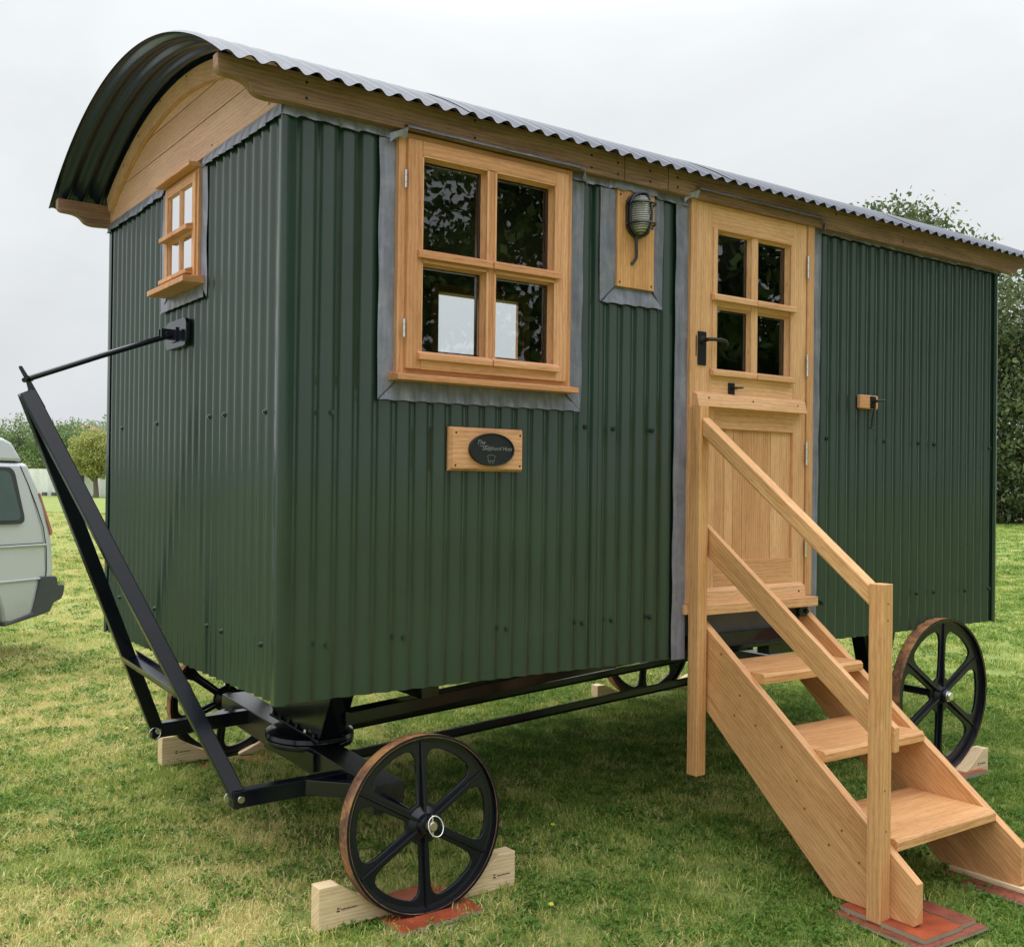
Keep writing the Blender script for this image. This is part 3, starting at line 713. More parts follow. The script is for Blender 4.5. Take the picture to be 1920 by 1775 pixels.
setp(b_, base=(.42, .43, .40), rough=.12, spec=.8, metal=.25); wv_ = t_.nodes.new('ShaderNodeTexWave'); wv_.bands_direction = 'Z'; wv_.inputs['Scale'].default_value = 34; wv_.inputs['Distortion'].default_value = 0
t_.links.new(coord(t_, 'Object'), wv_.inputs[0]); bump(t_, b_, wv_.outputs[0], .9, .004)
t_.links.new(ramp(t_, wv_.outputs[0], [(.1, (.15, .155, .155)), (.8, (.46, .475, .46))]), b_.inputs['Base Color'])
ribglass = m_
mb = MB(); mb.prism(stadium(.112, .178), lambda u, v, t: (LX+u, t, LZ+v), -.022, -.048); mb.prism(stadium(.124, .190), lambda u, v, t: (LX+u, t, LZ+v), -.022, -.034)
mb.build('lamp_body', lampblack, lamp, bevel=.003)
mb = MB(); dome(mb, .100, .166, -.048, .058); mb.build('lamp_glass', ribglass, lamp, smooth=True)
mb = MB()
def cage_arc(fix, vert):
    pts = []
    for i in range(13):
        t = math.pi*i/12
        if vert:   # arc in the vertical plane x = fix
            hh = .083*math.sqrt(max(.1, 1-(fix/.075)**2)); pts.append((LX+fix, -.048-.066*math.sin(t)**.75*math.sqrt(max(.2, 1-(fix/.07)**2)), LZ+(hh+.006)*math.cos(t)))
        else: pts.append((LX+.056*math.cos(t), -.048-.066*math.sin(t)**.8, LZ+fix))
    mb.tube(pts, .0050, 8)
cage_arc(.004, True); cage_arc(.042, False); cage_arc(-.042, False)
for a, b in ((-.062, .045), (.062, .045), (-.062, -.045), (.062, -.045)): mb.tube([(LX+a, -.038, LZ+b), (LX+a*1.22, -.046, LZ+b)], .0055, 8)
mb.tube([(p[0]+LX, -.049, p[1]+LZ) for p in stadium(.112, .178)]+[(LX+.056, -.049, LZ+.033)], .005, 8)
mb.build('lamp_cage', lampblack, lamp, smooth=True)
mb = MB(); mb.tube([(LX-.01, -.036, LZ-.088), (LX-.010, -.036, LZ-.11), (LX-.008, -.036, LZ-.165), (LX-.008, -.034, LZ-.18), (LX-.018, -.026, LZ-.198), (LX-.026, -.021, LZ-.205)], [.009, .0065, .0065, .0065, .0065, .008], 10)
mb.build('cable_conduit', lampblack, lamp, smooth=True)
for x, z in ((1.478, 1.968), (1.478, 1.602), (1.655, 1.602)): screw((x, -.0225, z), (0, -1, 0), hut, .0048)

# plaque -----------------------------------------------------------------
plq = empty('maker_plaque', (0, 0, 0), hut)
mb = MB(); X0, X1, Z0, Z1, c_ = .657, .991, .800, .964, .009
mb.box(X0, X1, -.012, -.002, Z0, Z1, 0)
P = [(X0, -.012, Z0), (X1, -.012, Z0), (X1, -.012, Z1), (X0, -.012, Z1)]
mb.hexa([(X0, -.012, Z0), (X1, -.012, Z0), (X1, -.0115, Z0), (X0, -.0115, Z0), (X0, -.012, Z1), (X1, -.012, Z1), (X1, -.0115, Z1), (X0, -.0115, Z1)], 0)
mb.v[-8:] = [(X0+c_, -.030, Z0+c_), (X1-c_, -.030, Z0+c_), (X1, -.0125, Z0), (X0, -.0125, Z0), (X0+c_, -.030, Z1-c_), (X1-c_, -.030, Z1-c_), (X1, -.0125, Z1), (X0, -.0125, Z1)]
mb.build('backing_board', oak_window, plq)
for x, z in ((.680, .942), (.972, .940), (.678, .820), (.972, .822)): screw((x, -.0302, z), (0, -1, 0), plq, .0045)
EX, EZ, EA, EBr = .834, .882, .101, .062
ell = lambda k, n=64: [(EA*k*math.cos(2*math.pi*i/n), EBr*k*math.sin(2*math.pi*i/n)) for i in range(n)]
def wallflat(me, name, mat, par, x, y, z, sx=1):
    me.transform(Matrix.Translation((x, y, z)) @ Matrix.Rotation(R(90), 4, 'X')); return mesh_obj(name, me, mat, par)
plate_black = simple('cast_plaque_black', (.012, .014, .02), .45, .2, .5, 40)
wallflat(flat_shape([ell(1)], .012, .002), 'oval_plate', plate_black, plq, EX, -.036, EZ)
wallflat(flat_shape([ell(1), ell(.94)], .006, .001), 'oval_rim', plate_black, plq, EX, -.044, EZ)
letter = simple('worn_raised_lettering', (.30, .31, .34), .35, .6)
for s_, sz, dx, dz in (('The', .024, -.052, .026), ('Shepherd Huts', .0225, .022, .004), ('of', .010, -.014, -.010), ('Sussex', .012, -.004, -.050)):
    if s_ in ('of', 'Sussex'): continue
    wallflat(text_mesh(s_, sz, .001), 'lettering', letter, plq, EX+dx, -.0425, EZ+dz)
mb = MB()       # little hut emblem: curved roof, body, two wheels
arc = [(EX-.004+.020*math.cos(t), -.0425, EZ-.030+.010*math.sin(t)) for t in [math.pi*i/8 for i in range(9)]]
mb.tube(arc, .0009, 5)
mb.box(EX-.019, EX-.0178, -.0433, -.042, EZ-.042, EZ-.030); mb.box(EX+.0098, EX+.011, -.0433, -.042, EZ-.042, EZ-.030); mb.box(EX-.020, EX+.012, -.0433, -.042, EZ-.043, EZ-.0418)
for dx in (-.012, .004): mb.tube([(EX+dx+.0045*math.cos(t), -.0425, EZ-.047+.0045*math.sin(t)) for t in [2*math.pi*i/10 for i in range(11)]], .0007, 5)
mb.tube([(EX-.058+.018*k, -.0425, EZ+.013-.0015*k*(k % 2)) for k in range(4)], .0008, 5)
mb.build('hut_emblem', letter, plq)

# door hook block on the wall ----------------------------------------------
hk = empty('door_stay', (0, 0, 0), hut)
mb = MB(); mb.box(3.083, 3.229, -.030, -.002, 1.160, 1.230, 0); mb.build('hook_block', oak_window, hk, bevel=.006, seg=1)
mb = MB(); mb.box(3.158, 3.198, -.036, -.030, 1.163, 1.224, 2); mb.tube([(3.178, -.036, 1.197), (3.178, -.058, 1.2), (3.22, -.068, 1.204), (3.236, -.069, 1.205)], [.008, .007, .005, .003], 8)
mb.tube([(3.178, -.045, 1.19), (3.178, -.040, 1.16), (3.180, -.026, 1.10), (3.182, -.024, 1.07)], .0045, 8)
mb.tube([(3.168, -.022, 1.066), (3.182, -.028, 1.060), (3.198, -.022, 1.066)], .004, 8)
mb.build('iron_hook', hardware, hk, smooth=True)

# undercarriage --------------------------------------------------------------
mb = MB()       # trapezoid bolster hanging from the floor
tr = [(.60, .02), (.80, -.343), (1.30, -.318), (1.50, .02)]
mb.prism(tr, lambda u, v, t: (t, u, v), .532, .640, tone=1.); mb.build('bolster', black, hut, bevel=.003)
mb = MB(); mb.beam((.586, .785, -.350), (.586, 1.31, -.324), .135, .012, (1, 0, 0), 1.); mb.build('bolster_flange', black, hut, bevel=.002)
for y in (.84, .93, 1.02, 1.11, 1.2, 1.28):
    mb = MB(); mb.lathe([(0, .010), (.006, .010), (.007, 0), (.010, 0), (.010, -.003)], (.525, y, -.340+.05*(y-.785)), (0, 0, 1), 6); mb.build('flange_bolt', steel if y in (.93,) else black, hut)
mb = MB(); mb.lathe([(0, .0), (.165, .0), (.192, -.012), (.198, -.030), (.186, -.036), (0, -.036)], (.607, 1.06, -.345), (0, -.045, 1), 56)
mb.build('turntable', black, hut, smooth=True)
mb = MB(); mb.lathe([(.0, .0), (.194, .0), (.197, -.008), (.192, -.024), (.170, -.028), (0, -.028)], (.607, 1.06, -.383), (0, -.045, 1), 56)
mb.build('turntable', black, hut, smooth=True)
mb = MB(); mb.box(.505, .665, .80, 1.34, -.480, -.400, 1, 1.); mb.build('lower_bolster', black, hut, bevel=.003)
mb = MB(); mb.beam((.592, .29, -.478), (.592, 1.95, -.392), .135, .115, (1, 0, 0), 1.); mb.build('front_axle_beam', black_timber, hut, bevel=.004)
mb = MB(); mb.tube([(.56, -.07, -.489), (.59, 2.14, -.385)], .020, 14); mb.build('front_axle', black, hut, smooth=True)
mb = MB(); mb.tube([(3.81, -.05, -.362), (3.66, 2.20, -.315)], .020, 14); mb.build('rear_axle', black, hut, smooth=True)
mb = MB(); mb.box(3.68, 3.84, .28, 1.95, -.40, -.29, 1, 1.); mb.build('rear_axle_beam', black_timber, hut, bevel=.004)
mb = MB()
for y in (.33, 1.72):
    mb.prism([(3.60, -.02), (3.92, -.02), (3.84, -.30), (3.68, -.30)], lambda u, v, t: (u, t, v), y, y+.09)
mb.build('axle_bracket', black, hut, bevel=.003)
for y in (.75, 1.42):
    mb = MB(); mb.beam((.62, y, -.252), (3.5, y, -.036), .045, .062, (0, 1, 0), 1.); mb.build('chassis_strut', black, hut, bevel=.002)
    mb = MB(); mb.beam((.62, y-.026, -.218), (3.5, y-.026, -.002), .085, .005, (0, 1, 0), 1.); mb.build('chassis_strut', black, hut, bevel=.002)
for y in (.85, 1.32):
    mb = MB(); mb.beam((.60, y, -.446), (3.70, y-.05, -.245), .022, .034, (0, 1, 0), 1.); mb.beam((.60, y-.0, -.464), (3.70, y-.05, -.263), .045, .0055, (0, 1, 0), 1.); mb.build('brace_rod', black, hut, bevel=.0015)
for x0, z0 in ((.905, -.175), (2.90, -.13)):
    mb = MB(); mb.box(x0, x0+.085, .58, 1.60, z0, -.01+.05, 1, 1.); mb.build('cross_member', black, hut, bevel=.003)
mb = MB(); mb.box(1.93, 3.2, .20, .30, -.035, .17, 0, 1.); mb.box(2.70, 2.90, .22, .30, -.085, -.035, 0, 1.); mb.build('step_rail', black, hut, bevel=.003)
mb = MB(); mb.prism(round_poly([(2.60, .14), (2.66, .14), (2.66, .19), (2.60, .19)], .02), lambda u, v, t: (u, t, v), -.055, -.030); mb.lathe([(0, .012), (.010, .012), (.012, 0)], (2.645, -.055, .165), (0, -1, 0), 10)
mb.build('step_bracket', black, hut, bevel=.002)

# wheels -----------------------------------------------------------------------
def wheel(name, C, r, ax, spoke0=90., pin='ring', outer=-1):
    """cast wheel built about the origin with its axle along +Z (local), outer face at +Z"""
    W_ = .060
    root = empty(name, (0, 0, 0), hut)
    q = Vector(ax).to_track_quat('Z', 'Y')
    mt = Matrix.Translation(C) @ q.to_matrix().to_4x4()
    # make local X horizontal
    xl = mt.to_3x3() @ Vector((1, 0, 0)); yl = mt.to_3x3() @ Vector((0, 1, 0))
    ang = math.atan2((Vector((0, 0, 1))).dot(xl), (Vector((0, 0, 1))).dot(yl))
    mt = mt @ Matrix.Rotation(-ang, 4, 'Z')
    def fin(o): o.data.transform(mt); o.parent = root; return o
    mb = MB(); mb.lathe([(r-.012, W_/2), (r-.001, W_/2), (r, W_/2-.002), (r, -W_/2+.002), (r-.001, -W_/2), (r-.012, -W_/2)], (0, 0, 0), (0, 0, 1), 96); fin(mb.build('tread', rust, None, smooth=True))
    mb = MB(); mb.lathe([(r-.0005, W_/2+.0012), (r-.010, W_/2+.0012), (r-.013, .010), (r-.03, .008), (r-.03, -.008), (r-.013, -.010), (r-.010, -W_/2-.0012), (r-.0005, -W_/2-.0012)], (0, 0, 0), (0, 0, 1), 96)
    fin(mb.build('rim', cast, None, smooth=True))
    ro, ri, hw_ = r*.84, r*.235, r*.064
    loops = [[((r-.012)*math.cos(2*math.pi*i/96), (r-.012)*math.sin(2*math.pi*i/96)) for i in range(96)], [(.026*math.cos(2*math.pi*i/24), .026*math.sin(2*math.pi*i/24)) for i in range(24)]]
    for k in range(6):
        a0 = R(spoke0+60*k); a1 = a0+R(60)
        n0 = Vector((-math.sin(a0), math.cos(a0))); n1 = Vector((math.sin(a1), -math.cos(a1)))
        d0 = Vector((math.cos(a0), math.sin(a0))); d1 = Vector((math.cos(a1), math.sin(a1)))
        s_in = math.sqrt(ri*ri-hw_*hw_); s_o = math.sqrt(ro*ro-(hw_*1.15)**2)
        p0i, p0o = n0*hw_+d0*s_in, n0*hw_*1.15+d0*s_o; p1i, p1o = n1*hw_+d1*s_in, n1*hw_*1.15+d1*s_o
        b0, b1 = math.atan2(p0o.y, p0o.x), math.atan2(p1o.y, p1o.x)
        if b1 < b0: b1 += 2*math.pi
        arc_ = [Vector((ro*math.cos(b0+(b1-b0)*i/16), ro*math.sin(b0+(b1-b0)*i/16))) for i in range(17)]
        # rounded outer corners
        poly = []
        k_r = r*.20
        A = p0i; B = arc_[0]; poly += [A.lerp(B, .0)]
        Bs = B+(A-B).normalized()*k_r; j = 3
        for t in [i/7 for i in range(8)]:
            poly.append(Bs*(1-t)**2+B*2*t*(1-t)+arc_[j]*t*t)
        poly += arc_[j+1:16-j]
        B2 = arc_[-1]; Be = B2+(p1i-B2).normalized()*k_r
        for t in [i/7 for i in range(8)]:
            poly.append(arc_[16-j]*(1-t)**2+B2*2*t*(1-t)+Be*t*t)
        poly.append(p1i)
        # concave inner end following the hub
        c0, c1 = math.atan2(p1i.y, p1i.x), math.atan2(p0i.y, p0i.x)
        while c0 < c1: c0 += 2*math.pi
        for i in range(1, 4): a = c0+(c1-c0)*i/4; poly.append(Vector((ri*math.cos(a), ri*math.sin(a))))
        loops.append([tuple(p) for p in poly])
    me = flat_shape(loops, .014, .003, 2); o = mesh_obj('web', me, cast, None); fin(o)
    for k in range(6):
        mb = MB(); a = R(spoke0+60*k); d = Vector((math.cos(a), math.sin(a), 0)); n = Vector((-d.y, d.x, 0))
        for sgn in (1, -1):
            P = []
            for (ra, hz) in ((.030, .026), (r*.935, .013)):
                pass
            ra, rb = .03, r*.93; wa, wb = .0085, .0065; h0, h1 = .026, .014; z0 = 0
            A0 = d*ra; B0 = d*rb
            P = [A0-n*wa+Vector((0, 0, sgn*z0)), B0-n*wb+Vector((0, 0, sgn*z0)), B0+n*wb+Vector((0, 0, sgn*z0)), A0+n*wa+Vector((0, 0, sgn*z0)),
                 A0-n*wa*.7+Vector((0, 0, sgn*h0)), B0-n*wb*.7+Vector((0, 0, sgn*h1)), B0+n*wb*.7+Vector((0, 0, sgn*h1)), A0+n*wa*.7+Vector((0, 0, sgn*h0))]
            mb.hexa(P, 0, 1.)
        fin(mb.build('spoke_rib', cast, None, bevel=.0025))
    mb = MB(); mb.lathe([(.022, .052), (.034, .052), (.038, .046), (.040, .026), (.058, .010), (.066, .005), (.066, -.005), (.058, -.01), (.040, -.026), (.038, -.052), (.022, -.052)], (0, 0, 0), (0, 0, 1), 32)
    fin(mb.build('hub', cast, None, smooth=True))
    if pin == 'ring':
        mb = MB(); mb.lathe([(0, .082), (.014, .082), (.018, .077), (.018, .045)], (0, 0, 0), (0, 0, 1), 24); fin(mb.build('axle_end', brass, None, smooth=True))
        mb = MB(); ring_ = [(.004+.030*math.cos(t), .002+.034*math.sin(t), .088-.012*math.sin(t)) for t in [2*math.pi*i/28 for i in range(29)]]
        mb.tube(ring_, .0022, 8); mb.tube([(.002, .040, .070), (.0, -.036, .072)], .0042, 8)
        fin(mb.build('linch_pin', steel, None, smooth=True))
    else:
        mb = MB(); mb.lathe([(0, .070), (.020, .070), (.024, .064), (.024, .055), (.029, .055), (.030, .050)], (0, 0, 0), (0, 0, 1), 24); fin(mb.build('axle_end', steel, None, smooth=True))
    return root
wheel('wheel', (.562, -.020, -.488), .320, (0, -1, .09), 90)
wheel('wheel', (.600, 2.085, -.390), .304, (.0, 1, .045), 98)
wheel('wheel', (3.812, -.018, -.362), .416, (.01, -1, .0), 87, 'cap')
wheel('wheel', (3.63, 2.155, -.310), .408, (0, 1, .0), 96, 'cap')

# A-frame drawbar -----------------------------------------------------------------
PN, PF, AP = Vector((.093, .568, -.463)), Vector((.093, 1.602, -.400)), Vector((-.578, 1.085, 1.085))
db = empty('drawbar', (0, 0, 0), hut)
for P0, s_ in ((PN, 1), (PF, -1)):
    d = (AP-P0).normalized()
    mb = MB(); mb.beam(P0-d*.035, AP+Vector((0, -.012*s_, 0)), .040, .058, (0, 1, 0), 1.)
    mb.build('drawbar_arm', black, db, bevel=.004)
    tip = P0; mb = MB()
    mb.lathe([(0, .030*1), (.013, .030), (.016, .026), (.016, -.03), (0, -.03)], tip, (0, -1, 0), 20)
    mb.build('pivot_pin', steel, db, smooth=True)
    rx = tip+Vector((-.018, -.034 if s_ < 0 else .034, -.006))
    mb = MB(); mb.tube([rx+Vector((.026*math.cos(t), .012*math.sin(t)*0, .026*math.sin(t))) for t in [2*math.pi*i/24 for i in range(25)]], .0025, 6); mb.build('split_ring', steel, db, smooth=True)
tn, tf = .255, .245
c0, c1 = PN+(AP-PN)*tn, PF+(AP-PF)*tf; c0.y += .015; c1.y -= .015
mb = MB(); dd = (c1-c0); nrm = Vector((-.35, 0, .94))
mb.beam(c0, c1, .062, .004, (.92, 0, .38), 1.)
mb.beam(c0+Vector((-.030, 0, -.0)), c1+Vector((-.030, 0, 0)), .004, .034, (.92, 0, .38), 1.); mb.beam(c0+Vector((.030, 0, .02)), c1+Vector((.030, 0, .02)), .004, .034, (.92, 0, .38), 1.)
mb.build('cross_bar', black, db)
pl = round_poly([(-.612, 1.182), (-.600, 1.186), (-.578, 1.150), (-.512, 1.030), (-.514, 1.008), (-.530, 1.000), (-.555, .985), (-.60, 1.075), (-.575, 1.092), (-.585, 1.13)], .006, 3)
mb = MB(); mb.prism(pl, lambda u, v, t: (u, t, v), 1.068, 1.078); mb.build('hitch_plate', black, db, bevel=.001)
mb = MB(); mb.tube([(-.576, 1.05, 1.137), (-.32, 1.05, 1.243), (-.030, 1.052, 1.357)], .0115, 12); mb.build('stay_rod', black, db, smooth=True)
mb = MB(); mb.tube([(-.596, 1.04, 1.128), (-.560, 1.10, 1.138)], .010, 8); mb.build('rod_pin', black, db)
mb = MB(); mb.prism(round_poly([(.915, 1.300), (1.180, 1.300), (1.180, 1.415), (.915, 1.415)], .035), lambda u, v, t: (t, u, v), -.022, -.004)
mb.build('wall_plate', black, hut, bevel=.002)
mb = MB(); mb.box(-.085, -.022, 1.030, 1.040, 1.335, 1.375); mb.box(-.085, -.022, 1.064, 1.074, 1.335, 1.375); mb.tube([(-.06, 1.015, 1.352), (-.06, 1.090, 1.352)], .011, 10); mb.box(-.03, -.0215, 1.02, 1.084, 1.325, 1.385); mb.build('rod_clevis', black, hut, bevel=.001)
for y in (.945, 1.15): mb = MB(); mb.lathe([(0, .010), (.010, .010), (.011, 0)], (-.022, y, 1.358), (-1, 0, 0), 6); mb.build('bolt', black, hut)
for P0, ye in ((PN, -1), (PF, 1)):
    mb = MB(); e_ = Vector((.54, P0.y+.015*ye, P0.z+.012)); mb.beam(P0+Vector((-.03, -.045*ye*-1*0, 0)), e_, .055, .066, (0, 1, 0), 1.)
    q_ = Vector((.56, P0.y+ye*.20, P0.z-.01*ye*0)); mb.beam((.36, P0.y+.01*ye, P0.z+.008), q_, .05, .060, (0, 1, 0), 1.)
    mb.build('drawbar_shackle', black, hut, bevel=.003)

# ------------------------------------------------------------------ steps
st = empty('wooden_steps', (2.3, -.6, -.84)); st.location = (0, 0, 0)
tag(st, 'open oak steps with a single handrail leading up to the stable door', 'steps')
SL = .76
outline = [(0, .188), (0, -.165), (-.76, -.822), (-1.118, -.822), (-1.128, -.812), (-1.128, -.668)]
dl = math.hypot(1, SL); guv = (-1/dl, -SL/dl)
for xa, xb in ((1.960, 1.998), (2.660, 2.700)):
    mb = MB(); mb.prism(outline, lambda u, v, t: (t, u, v), xa, xb, guv, 1.); mb.build('stringer', oak, st, bevel=.002)
for yf, zt in ((-.372, -.030), (-.690, -.288), (-1.020, -.545)):
    mb = MB(); yb = yf+.385 if yf > -1 else yf+.405
    if yf > -.5: yb = yf+.34
    c = .011
    pr_ = [(yf, zt-.042), (yf, zt-c), (yf+c, zt), (yb, zt), (yb, zt-.042)]
    mb.prism(pr_, lambda u, v, t: (t, u, v), 1.999, 2.659, (0, 0), 1.)
    # grain along x
    k = len(mb.uv)
    for i in range(k):
        mb.uv[i] = [(mb.v[j][0]*1.0+yf*7, mb.v[j][1]+mb.v[j][2]*.8) for j in mb.f[i]]
    mb.build('tread', oak, st, bevel=.0015)
mb = MB(); mb.box(1.889, 1.946, -.0865, -.028, -.505, 1.104, 2, .97); mb.build('newel_post', oak, st, bevel=.0025)
mb = MB(); mb.box(1.899, 1.9595, -1.018, -.957, -.834, .402, 2, .97); mb.build('newel_post', oak, st, bevel=.0025)
rail = [(-.087, 1.056), (-.087, .972), (-.957, .316), (-.957, .398)]
mb = MB(); mb.prism(rail, lambda u, v, t: (t, u, v), 1.902, 1.952, guv, 1.08); mb.build('handrail', oak, st, bevel=.009, seg=3)
mid = [(-.050, .585), (-.050, .468), (-1.010, -.245+.06), (-1.028, -.155+.03), (-1.028, -.13)]
mid = [(-.050, .590), (-.050, .462), (-.985, -.215), (-1.030, -.215), (-1.030, -.125)]
mb = MB(); mb.prism(mid, lambda u, v, t: (t, u, v), 1.9605, 1.988, guv, 1.03); o_ = mb.build('mid_rail', oak, st, bevel=.002)
plugm = simple('dark_oak_plug', (.26, .125, .05), .6)
for (y, z) in ((-.16, .03), (-.27, -.13), (-.24, -.22), (-.36, -.24), (-.50, -.30), (-.62, -.52), (-.80, -.56), (-.58, -.42), (-.88, -.66), (-.74, -.63)): screw((1.9597, y, z), (-1, 0, 0), st, .0062, plugm)
for (x, y, z) in ((1.93, -1.0182, .33), (1.93, -1.0182, .27), (1.92, -1.0182, -.35), (1.93, -1.0182, -.5)): screw((x, y, z), (0, -1, 0), st, .0045, plugm)
mb = MB(); mb.lathe([(0, .010), (.010, .010), (.012, 0)], (1.960, -.02, .11), (-1, 0, 0), 10); mb.build('bolt', steel, st)

# ------------------------------------------------------------------ chocks and boards
def stamp(root, x, y, z, s, face=(0, -1)):
    mb = MB(); ink = ink_mat
    mb.box(x-.018*s, x-.006*s, y-.0006, y, z-.008*s, z-.002*s); mb.box(x-.016*s, x-.010*s, y-.0006, y, z+.001*s, z+.008*s); mb.box(x-.008*s, x-.003*s, y-.0006, y, z+.003*s, z+.006*s)
    for k in range(11): mb.box(x+(.0+.0055*k)*s, x+(.004+.0055*k)*s, y-.0006, y, z-.004*s, z+(.0005+.001*((k*7) % 3))*s)
    mb.build('ink_stamp', ink, root)
ink_mat = simple('faded_ink', (.09, .06, .05), .8)
def chock(x0, dirn, y0, y1, z0, z1, ln, flat, label, st_=True, zt_tip=None):
    """block with a flat top then a concave slope down to the wheel; dirn=+1 slopes down towards +x"""
    r = empty('wheel_chock', (0, 0, 0)); tag(r, label, 'wheel chock', 'timber chocks at the hut wheels')
    H = z1-z0; pr_ = [(0, 0), (0, H), (flat, H)]
    for i in range(1, 9):
        t = i/8; pr_.append((flat+(ln-flat)*t, H*(1-t)+-.10*H*math.sin(math.pi*t)+.012*t))
    pr_.append((ln, 0))
    mb = MB(); mb.prism(pr_, lambda u, v, t: (x0+dirn*u, t, z0+v), y0, y1, (1, 0), 1.)
    o = mb.build('chock_block', pine, r, bevel=.003)
    if st_: stamp(r, x0+dirn*.085, y0, z0+H*.42, 1.0)
    return r
chock(.160, 1, -.012, .052, -.796, -.645, .33, .072, 'timber chock standing on the lawn against the front of the near front wheel')
chock(.985, -1, -.012, .052, -.808, -.672, .30, .075, 'timber chock behind the near front wheel, resting partly on the red board')
chock(.255, 1, 2.045, 2.115, -.685, -.545, .33, .06, 'timber chock at the far front wheel, seen past the foot of the drawbar arm')
chock(.96, -1, 2.045, 2.115, -.69, -.55, .30, .06, 'timber chock behind the far front wheel, mostly hidden by the axle beam', False)
chock(4.13, -1, -.115, -.045, -.806, -.675, .26, .05, 'timber chock on the outer side of the near rear wheel, beyond the steps')
chock(3.37, 1, -.115, -.045, -.812, -.69, .30, .05, 'timber chock seen between the treads of the oak steps', False)
chock(3.16, 1, 2.11, 2.18, -.68, -.585, .30, .06, 'timber chock at the far rear wheel, seen under the hut floor', False)
chock(4.10, -1, 2.11, 2.18, -.68, -.60, .30, .06, 'timber chock behind the far rear wheel, half hidden by the steps', False)
def board(name, label, x0, x1, y0, y1, z1, th, rot=0., group='red boards under the hut wheels', cat='board', mat=None):
    r = empty(name, (0, 0, 0)); tag(r, label, cat, group)
    cx, cy = (x0+x1)/2, (y0+y1)/2; hx, hy = (x1-x0)/2, (y1-y0)/2; c, s = math.cos(rot), math.sin(rot)
    Q = [(cx+a*hx*c-b*hy*s, cy+a*hx*s+b*hy*c) for a, b in ((-1, -1), (1, -1), (1, 1), (-1, 1))]
    mb = MB(); mb.hexa([(*q, z1-th) for q in Q]+[(*q, z1-.0012) for q in Q], 0, 1.); mb.build('plywood_core', plyedge, r)
    mb = MB(); mb.hexa([(*q, z1-.0010) for q in Q]+[(*q, z1) for q in Q], 0, 1.); mb.build('board_face', mat or redboard, r)
    return r
board('plywood_board', 'red faced board pressed into the grass under the near front wheel', .385, .74, -.165, .22, -.7955, .016, .05)
board('plywood_board', 'red faced board under the far front wheel', .42, .80, 1.92, 2.25, -.694, .016)
board('plywood_board', 'red faced board under the near rear wheel behind the steps', 3.62, 4.06, -.15, .13, -.778, .026)
board('plywood_board', 'red faced board under the far rear wheel', 3.40, 3.86, 1.98, 2.32, -.716, .016)
GS = 'red boards under the feet of the steps'
board('plywood_board', 'worn red board lowest in the stack under the newel post foot', 1.865, 2.24, -1.235, -.80, -.8405, .013, -.03, GS, mat=wornboard)
board('plywood_board', 'bright red board under the newel post foot, top of the stack', 1.905, 2.125, -1.205, -.835, -.8225, .0175, -.03, GS)
board('plywood_board', 'red board beside the newel post board, split off by a dark gap', 2.136, 2.222, -1.20, -.80, -.8228, .0170, -.02, GS, mat=wornboard)
board('plywood_board', 'dull red board in the grass under the far stringer foot', 2.56, 2.86, -1.22, -.80, -.842, .013, 0., GS, mat=wornboard)
o_ = MB(); o_.box(2.645, 2.695, -1.19, -.82, -.842, -.8225, 1); b_ = o_.build('packing_batten', pine, bevel=.002); tag(b_, 'thin pale batten packing up the far stringer foot of the steps', 'batten')

# ------------------------------------------------------------------ parked car
E1 = Vector((.825, .565, 0)).normalized(); E2 = Vector((-E1.y, E1.x, 0)); PC = Vector((.66534, 6.07701, 0))
def cp(s, z, n=0.): return PC+E1*s+E2*n+Vector((0, 0, z))
car = empty('parked_car', (0, 0, 0)); tag(car, 'silver off-road car with stepped roof and black rear bumper parked on the grass', 'car')
m_, t_, b_ = newmat('silver_car_paint'); o_c = coord(t_, 'Object')
c = ramp(t_, noise(t_, o_c, 400, 2, .5), [(.3, (.50, .52, .55)), (.7, (.58, .60, .63))])
sepz = t_.nodes.new('ShaderNodeSeparateXYZ'); t_.links.new(o_c, sepz.inputs[0])
mr = t_.nodes.new('ShaderNodeMapRange'); mr.inputs[1].default_value = -.42; mr.inputs[2].default_value = -.05; mr.inputs[3].default_value = .75; mr.inputs[4].default_value = 0; t_.links.new(sepz.outputs[2], mr.inputs[0])
mm = t_.nodes.new('ShaderNodeMath'); mm.operation = 'MULTIPLY'; t_.links.new(mr.outputs[0], mm.inputs[0]); t_.links.new(noise(t_, o_c, 5, 5, .7), mm.inputs[1])
c = mixc(t_, mm.outputs[0], c, (.22, .18, .12)); t_.links.new(c, b_.inputs['Base Color']); setp(b_, metal=.25, rough=.3, coat=.6, coatr=.08)
silver = m_
plastic = simple('black_bumper_plastic', (.055, .06, .065), .5, 0, .4, 200)
carglass = simple('tinted_car_glass', (.035, .075, .06), .05, 0, .6)
tyre = simple('tyre_rubber', (.02, .02, .02), .8)
redlens = simple('red_lamp_lens', (.40, .14, .10), .4)
TW = lambda z: .0 if z < .40 else (z-.40)*.07
def carbody(name, poly, mat, n0=0., n1=1.78, bev=.03):
    mb = MB(); poly = poly[::-1]
    mb.prism(poly, lambda u, v, t: cp(u, v, t+(TW(v) if t < .9 else -TW(v))), n0, n1); return mb.build(name, mat, car, bevel=bev, seg=3, smooth=True)
def arch(sc_, z, r_=.43, n=12): return [(sc_+r_*math.cos(math.pi*i/n), z+r_*math.sin(math.pi*i/n)) for i in range(n+1)]
lower = [(-.363, .885), (-.283, .729), (-.206, .555), (-.145, .38), (-.119, .225), (-.105, .049), (-.12, -.10), (-.22, -.34), (-.56, -.385)]+arch(-1.05, -.37)[:]+[(-1.6, -.42), (-3.1, -.42)]+arch(-3.60, -.37)+[(-4.1, -.38), (-4.42, -.30), (-4.47, .05), (-4.42, .30), (-4.3, .37), (-3.42, .44), (-2.95, .885)]
carbody('body', lower, silver)
